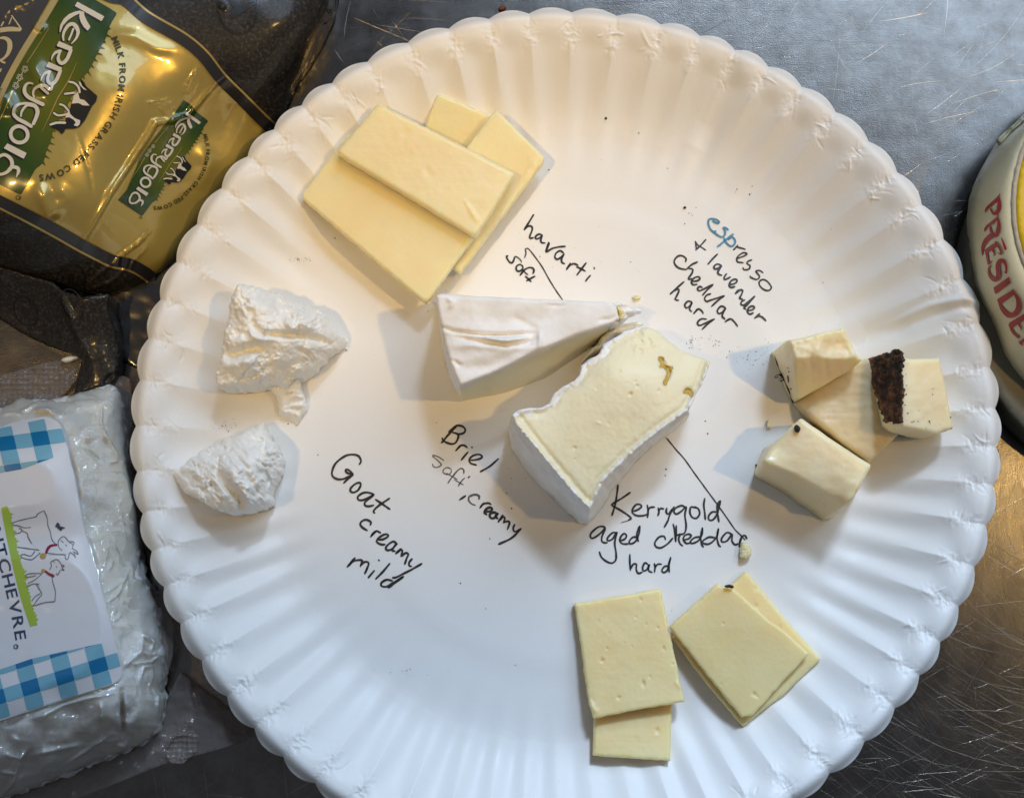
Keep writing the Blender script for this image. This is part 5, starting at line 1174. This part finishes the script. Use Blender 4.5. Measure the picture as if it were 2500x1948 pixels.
def circ(cx, cy, r, n=72, a0=0): return [(cx + r * math.cos(a), cy + r * math.sin(a)) for a in np.linspace(a0, a0 + 2 * math.pi, n, endpoint=False)]
body('box_base', [(x, y) for x, y in circ(2852, 690, 503)], const(.0095), M_BASE, box, zb=.0003, step=14, rnd=.0012, soft=0, levels=3)
PX = [(2560,205),(2500,282),(2470,312),(2438,345),(2418,380),(2400,412),(2385,445),(2373,482),(2368,530),(2369,572),(2373,630),(2382,690),(2402,740),(2427,785),(2440,822),(2454,862),(2475,895),(2500,926),(2560,980),(2650,1030),(2800,1065),(2950,1060),(3100,1010),(3230,900),(3300,700),(3290,480),(3220,310),(3100,180),(2950,120),(2750,120)]
ctr_d = np.array([2868., 500.])
def hbox(x, y):
    r = np.hypot(x - ctr_d[0], y - ctr_d[1]); d, _ = seg_dist(x, y, np.vstack([PX, PX[:1]])); t = np.clip(d / (d + np.maximum(r - 398, 0) + 1e-6), 0, 1)
    t = np.where(r < 398, 1.0, t)
    return .0115 + .0165 * np.sin(t * math.pi / 2) ** .9
body('carton_side', PX, hbox, M_CREAM, box, zb=.0075, step=8, rnd=.0015, soft=1, levels=4)
body('torn_rim', circ(2868, 500, 398, 90), lambda x, y: hbox(x, y) + .0007 + .0001 * fbm(x / 5, y / 5, 3, 2), M_PULP, box, zb=lambda x, y: hbox(x, y) - .001, step=7, rnd=.0003, soft=0, ragged=2.0, rs=7)
body('yellow_top', circ(2875, 500, 394, 90), lambda x, y: hbox(x, y) + .0011, M_YEL, box, zb=lambda x, y: hbox(x, y) - .0006, step=12, rnd=.0003, soft=0, ragged=1.4, rs=6)
body('seam_flap', r4((600,118),(567,150),(510,205),(448,262),(455,288),(500,240),(567,185),(600,160)), lambda x, y: hbox(x, y) + .0009, M_CREAM, box, zb=lambda x, y: hbox(x, y) - .0005, step=5, rnd=.0003, soft=0)
mb = MB(); R = lambda p, w: ribbon(mb, rx(*p), np.array(w) * 1.22 / 3.272 if np.ndim(w) else w * 1.22 / 3.272, hbox, .00035, 2, 0, 0, wob=0)
Pp_ = lambda *p: patch(mb, rx(*p), hbox, .00035, 4)
Pp_((398,298),(392,345),(290,438),(278,458),(275,435),(290,408),(375,330)); R(((388,330),(392,400),(380,445),(350,465),(330,445),(322,425)), [10,26,30,26,18,10])
Pp_((388,470),(382,512),(300,575),(272,612),(268,588),(285,560),(365,495)); R(((382,500),(388,560),(375,620),(345,640),(322,600),(318,570)), [10,24,30,26,18,10])
R(((325,640),(285,680),(260,730),(255,800)), [34,30,20,5])
Pp_((372,688),(370,730),(300,775),(290,800),(276,760),(290,740),(350,700)); R(((360,690),(395,745),(408,790)), [14,14,10]); R(((402,790),(378,775)), [10,4]); R(((325,735),(350,780),(345,800)), [12,12,5]); R(((282,755),(295,810),(305,868)), [16,16,14]); R(((305,866),(335,840)), [13,4])
R(((408,658),(425,700),(442,748)), [6,14,18])
R(((322,880),(306,905),(315,955),(350,990),(378,980),(385,940),(378,890),(392,848),(425,842),(446,885),(446,940)), [8,14,22,30,32,30,30,30,22,16,12]); R(((446,938),(428,930)), [10,4]); R(((308,885),(330,890)), [8,4])
Pp_((466,966),(482,1018),(366,1106),(356,1100),(344,1055),(352,1050),(455,978))
Pp_((500,1062),(512,1108),(400,1195),(388,1190),(373,1150),(382,1142),(490,1078)); R(((505,1090),(540,1150),(545,1215),(515,1265),(465,1275),(415,1225),(388,1170)), [12,26,36,36,32,26,12])
Pp_((610,1250),(612,1300),(500,1375),(488,1378),(466,1345),(478,1330),(595,1262)); R(((472,1350),(500,1410),(545,1455)), [14,18,14]); R(((545,1453),(545,1430)), [12,4]); R(((530,1320),(562,1375),(562,1395)), [12,12,5])
R(((640,1430),(590,1470),(556,1500)), [16,16,18]); R(((548,1482),(575,1515)), [8,8])
mb.build('box_lettering', M_REDP, box)
# ------------------------------------------------------------------ crumbs and grounds
def crumb(name, label, poly, h, m, z0, cat, rag=1.2, **kw):
    t = body(name, poly, lambda x, y: z0(x, y) + h + h * .15 * ridged(x / 8, y / 6, 7, 2), m, None, zb=lambda x, y: z0(x, y) + .00003, step=2.0, rnd=min(h * .7, .001), soft=1, ragged=rag, rs=5, levels=2, loc=None)
    b = bp(np.mean(poly, 0)[0], np.mean(poly, 0)[1], float(z0(*np.mean(poly, 0)))); V = np.array([v.co for v in t.data.vertices]) - b
    t.data.vertices.foreach_set('co', V.ravel()); t.location = b; t.data.update()
    return props(t, label, cat)
for p_, l_ in ((gt((1190,545),(1205,540),(1212,552),(1196,558)), 'tiny white curd crumb fallen below the right point of the upper goat cheese lump'), (gt((1290,525),(1306,520),(1312,534),(1296,540)), 'tiny white curd crumb at the very tip of the upper goat cheese lump'),
               (gt((930,800),(944,796),(948,810),(934,812)), 'white curd crumb lying over the torn flap of the upper lump')):
    crumb('curd_crumb', l_, p_, .0012 if 'over' not in l_ else .006, M_GOAT, plate_z, 'crumb', .6)
k4 = C((1380, 1040), 4.152)
crumb('cheese_crumb', 'small pale cheese crumb at the end of the long pointer line', k4((1790,1180),(1840,1175),(1880,1220),(1895,1290),(1870,1335),(1810,1340),(1770,1320),(1780,1250)), .0028, M_ESP, plate_z, 'crumb')
crumb('cheese_crumb', 'tiny triangular cheese crumb left of the plain cream block', ec((372,795),(392,850),(392,868),(352,862)), .0016, M_ESP, plate_z, 'crumb', .5)
crumb('cheese_crumb', 'little yellow cheese crumb above the tip of the whole brie wedge', br((1428,112),(1470,108),(1482,125),(1450,140),(1428,132)), .0012, M_CHED, plate_z, 'crumb')
crumb('cheese_crumb', 'pale crumb on the steel where the dark folded end meets the clear pouch', c2((420,1065),(480,1045),(560,1035),(580,1048),(540,1065),(470,1092),(430,1088)), .0016, M_GOAT, const(.0032), 'crumb')
crumb('dark_crumb', 'black coffee crumb on top of the plain cream cheddar block', ec((556,850),(575,838),(592,852),(602,878),(585,898),(565,890)), .0018, M_SPECK, lambda x, y: hM(x, y), 'crumb')
crumb('dark_crumb', 'flattened black crumb on the corner of the tilted cheddar slice', kg((1192,226),(1220,215),(1250,222),(1262,236),(1245,246),(1225,238),(1200,240)), .0014, M_SPECK, const(.0092), 'crumb')
crumb('dark_crumb', 'round black speck just left of the plain cream cheddar block', ec((275,1128),(284,1122),(293,1132),(285,1142),(276,1138)), .0009, M_SPECK, plate_z, 'crumb', .5)
mw = C((1200, 480), 2.912)
crumb('dark_crumb', 'black speck on the bare plate above the blue word', mw((1362,76),(1376,66),(1388,78),(1376,90)), .0008, M_SPECK, plate_z, 'crumb', .6)
crumb('dark_crumb', 'lone dark speck on the bare plate right of the cheese stack, below the top rim', [(1476,288),(1480,285),(1483,290),(1479,294)], .0006, M_SPECK, plate_z, 'crumb', .4)
r = np.random.default_rng(21); mb = MB()
def speck(x, y, s):
    a = r.uniform(0, 3); k = r.integers(4, 7); p = [(x + s * math.cos(a + u) * r.uniform(.5, 1.1), y + s * math.sin(a + u) * r.uniform(.5, 1.1)) for u in np.arange(k) * 6.283 / k]
    q = np.array(p + [(x, y)]); z = plate_z(q[:, 0], q[:, 1]) + .00010; z[-1] += s * .00007; V = bp(q[:, 0], q[:, 1], z)
    mb.add(V, [(i, k, (i + 1) % k) for i in range(k)], 0)
def cloud(cx, cy, sx, sy, n, s0, s1, rot=0.0):
    for _ in range(n * 2 // 3):
        a, b = r.normal(0, sx), r.normal(0, sy); speck(cx + a * math.cos(rot) - b * math.sin(rot), cy + a * math.sin(rot) + b * math.cos(rot), r.uniform(s0, s1) * r.choice([.7, .9, 1.3]))
cloud(1688, 832, 3, 11, 45, .6, 1.6); cloud(1720, 835, 26, 9, 60, .5, 1.3); cloud(1815, 872, 34, 12, 70, .5, 1.4, .2); cloud(1860, 860, 30, 16, 40, .5, 1.5, -.5)
cloud(728, 635, 9, 4, 26, .6, 1.4); cloud(748, 633, 5, 3, 14, .6, 1.3); cloud(560, 1042, 10, 8, 30, .6, 1.4); cloud(530, 1048, 22, 6, 18, .5, 1.2); cloud(704, 1036, 3, 3, 5, .8, 1.6)
cloud(1010, 1640, 38, 9, 18, .6, 1.4); cloud(1820, 470, 14, 8, 8, .7, 2.2); cloud(1680, 525, 10, 10, 5, .8, 1.8); cloud(1258, 1160, 14, 10, 10, .7, 1.5); cloud(1455, 590, 200, 120, 30, .5, 1.3)
for x, y, s in ((818,582,2.0),(955,462,2.0),(1340,415,2.2),(1124,1423,2.4),(1066,1032,1.4),(1728,1058,2.4),(1722,1028,2.2),(1900,2,1),(1830,475,2.6),(1672,547,2),(1540,640,1.6),(1237,1204,2),(1249,1241,2.4),(1196,1315,2.2),(1110,1160,1.3),(776,1110,2),(1626,1145,2.6),(1624,1160,2),(1230,1098,1.4),(1186,1485,1.6),(1258,1623,1.6),(1560,325,2),(1630,412,1.6),(1045,760,1.8),(1085,770,1.2),(2010,690,1.4),(2030,560,1.2),(1640,1490,1.2)): speck(x, y, s)
for _ in range(80):
    a = r.uniform(0, 6.28); q = 880 * math.sqrt(r.uniform()); speck(1381 + q * math.cos(a), 1056 + q * math.sin(a), r.uniform(.35, .9))
o = mb.build('coffee_dust', M_SPECK, None, None, False); props(o, 'fine dark coffee grounds scattered over the plate', None, None, 'stuff')
props(crumb('rust_flake', 'small rusty brown flake on the steel above the plate rim', [(1215,22),(1222,14),(1234,15),(1236,24),(1224,28)], .0010, mat('rust', (0.16, 0.05, 0.02), .8), const(0.0), 'flake'))
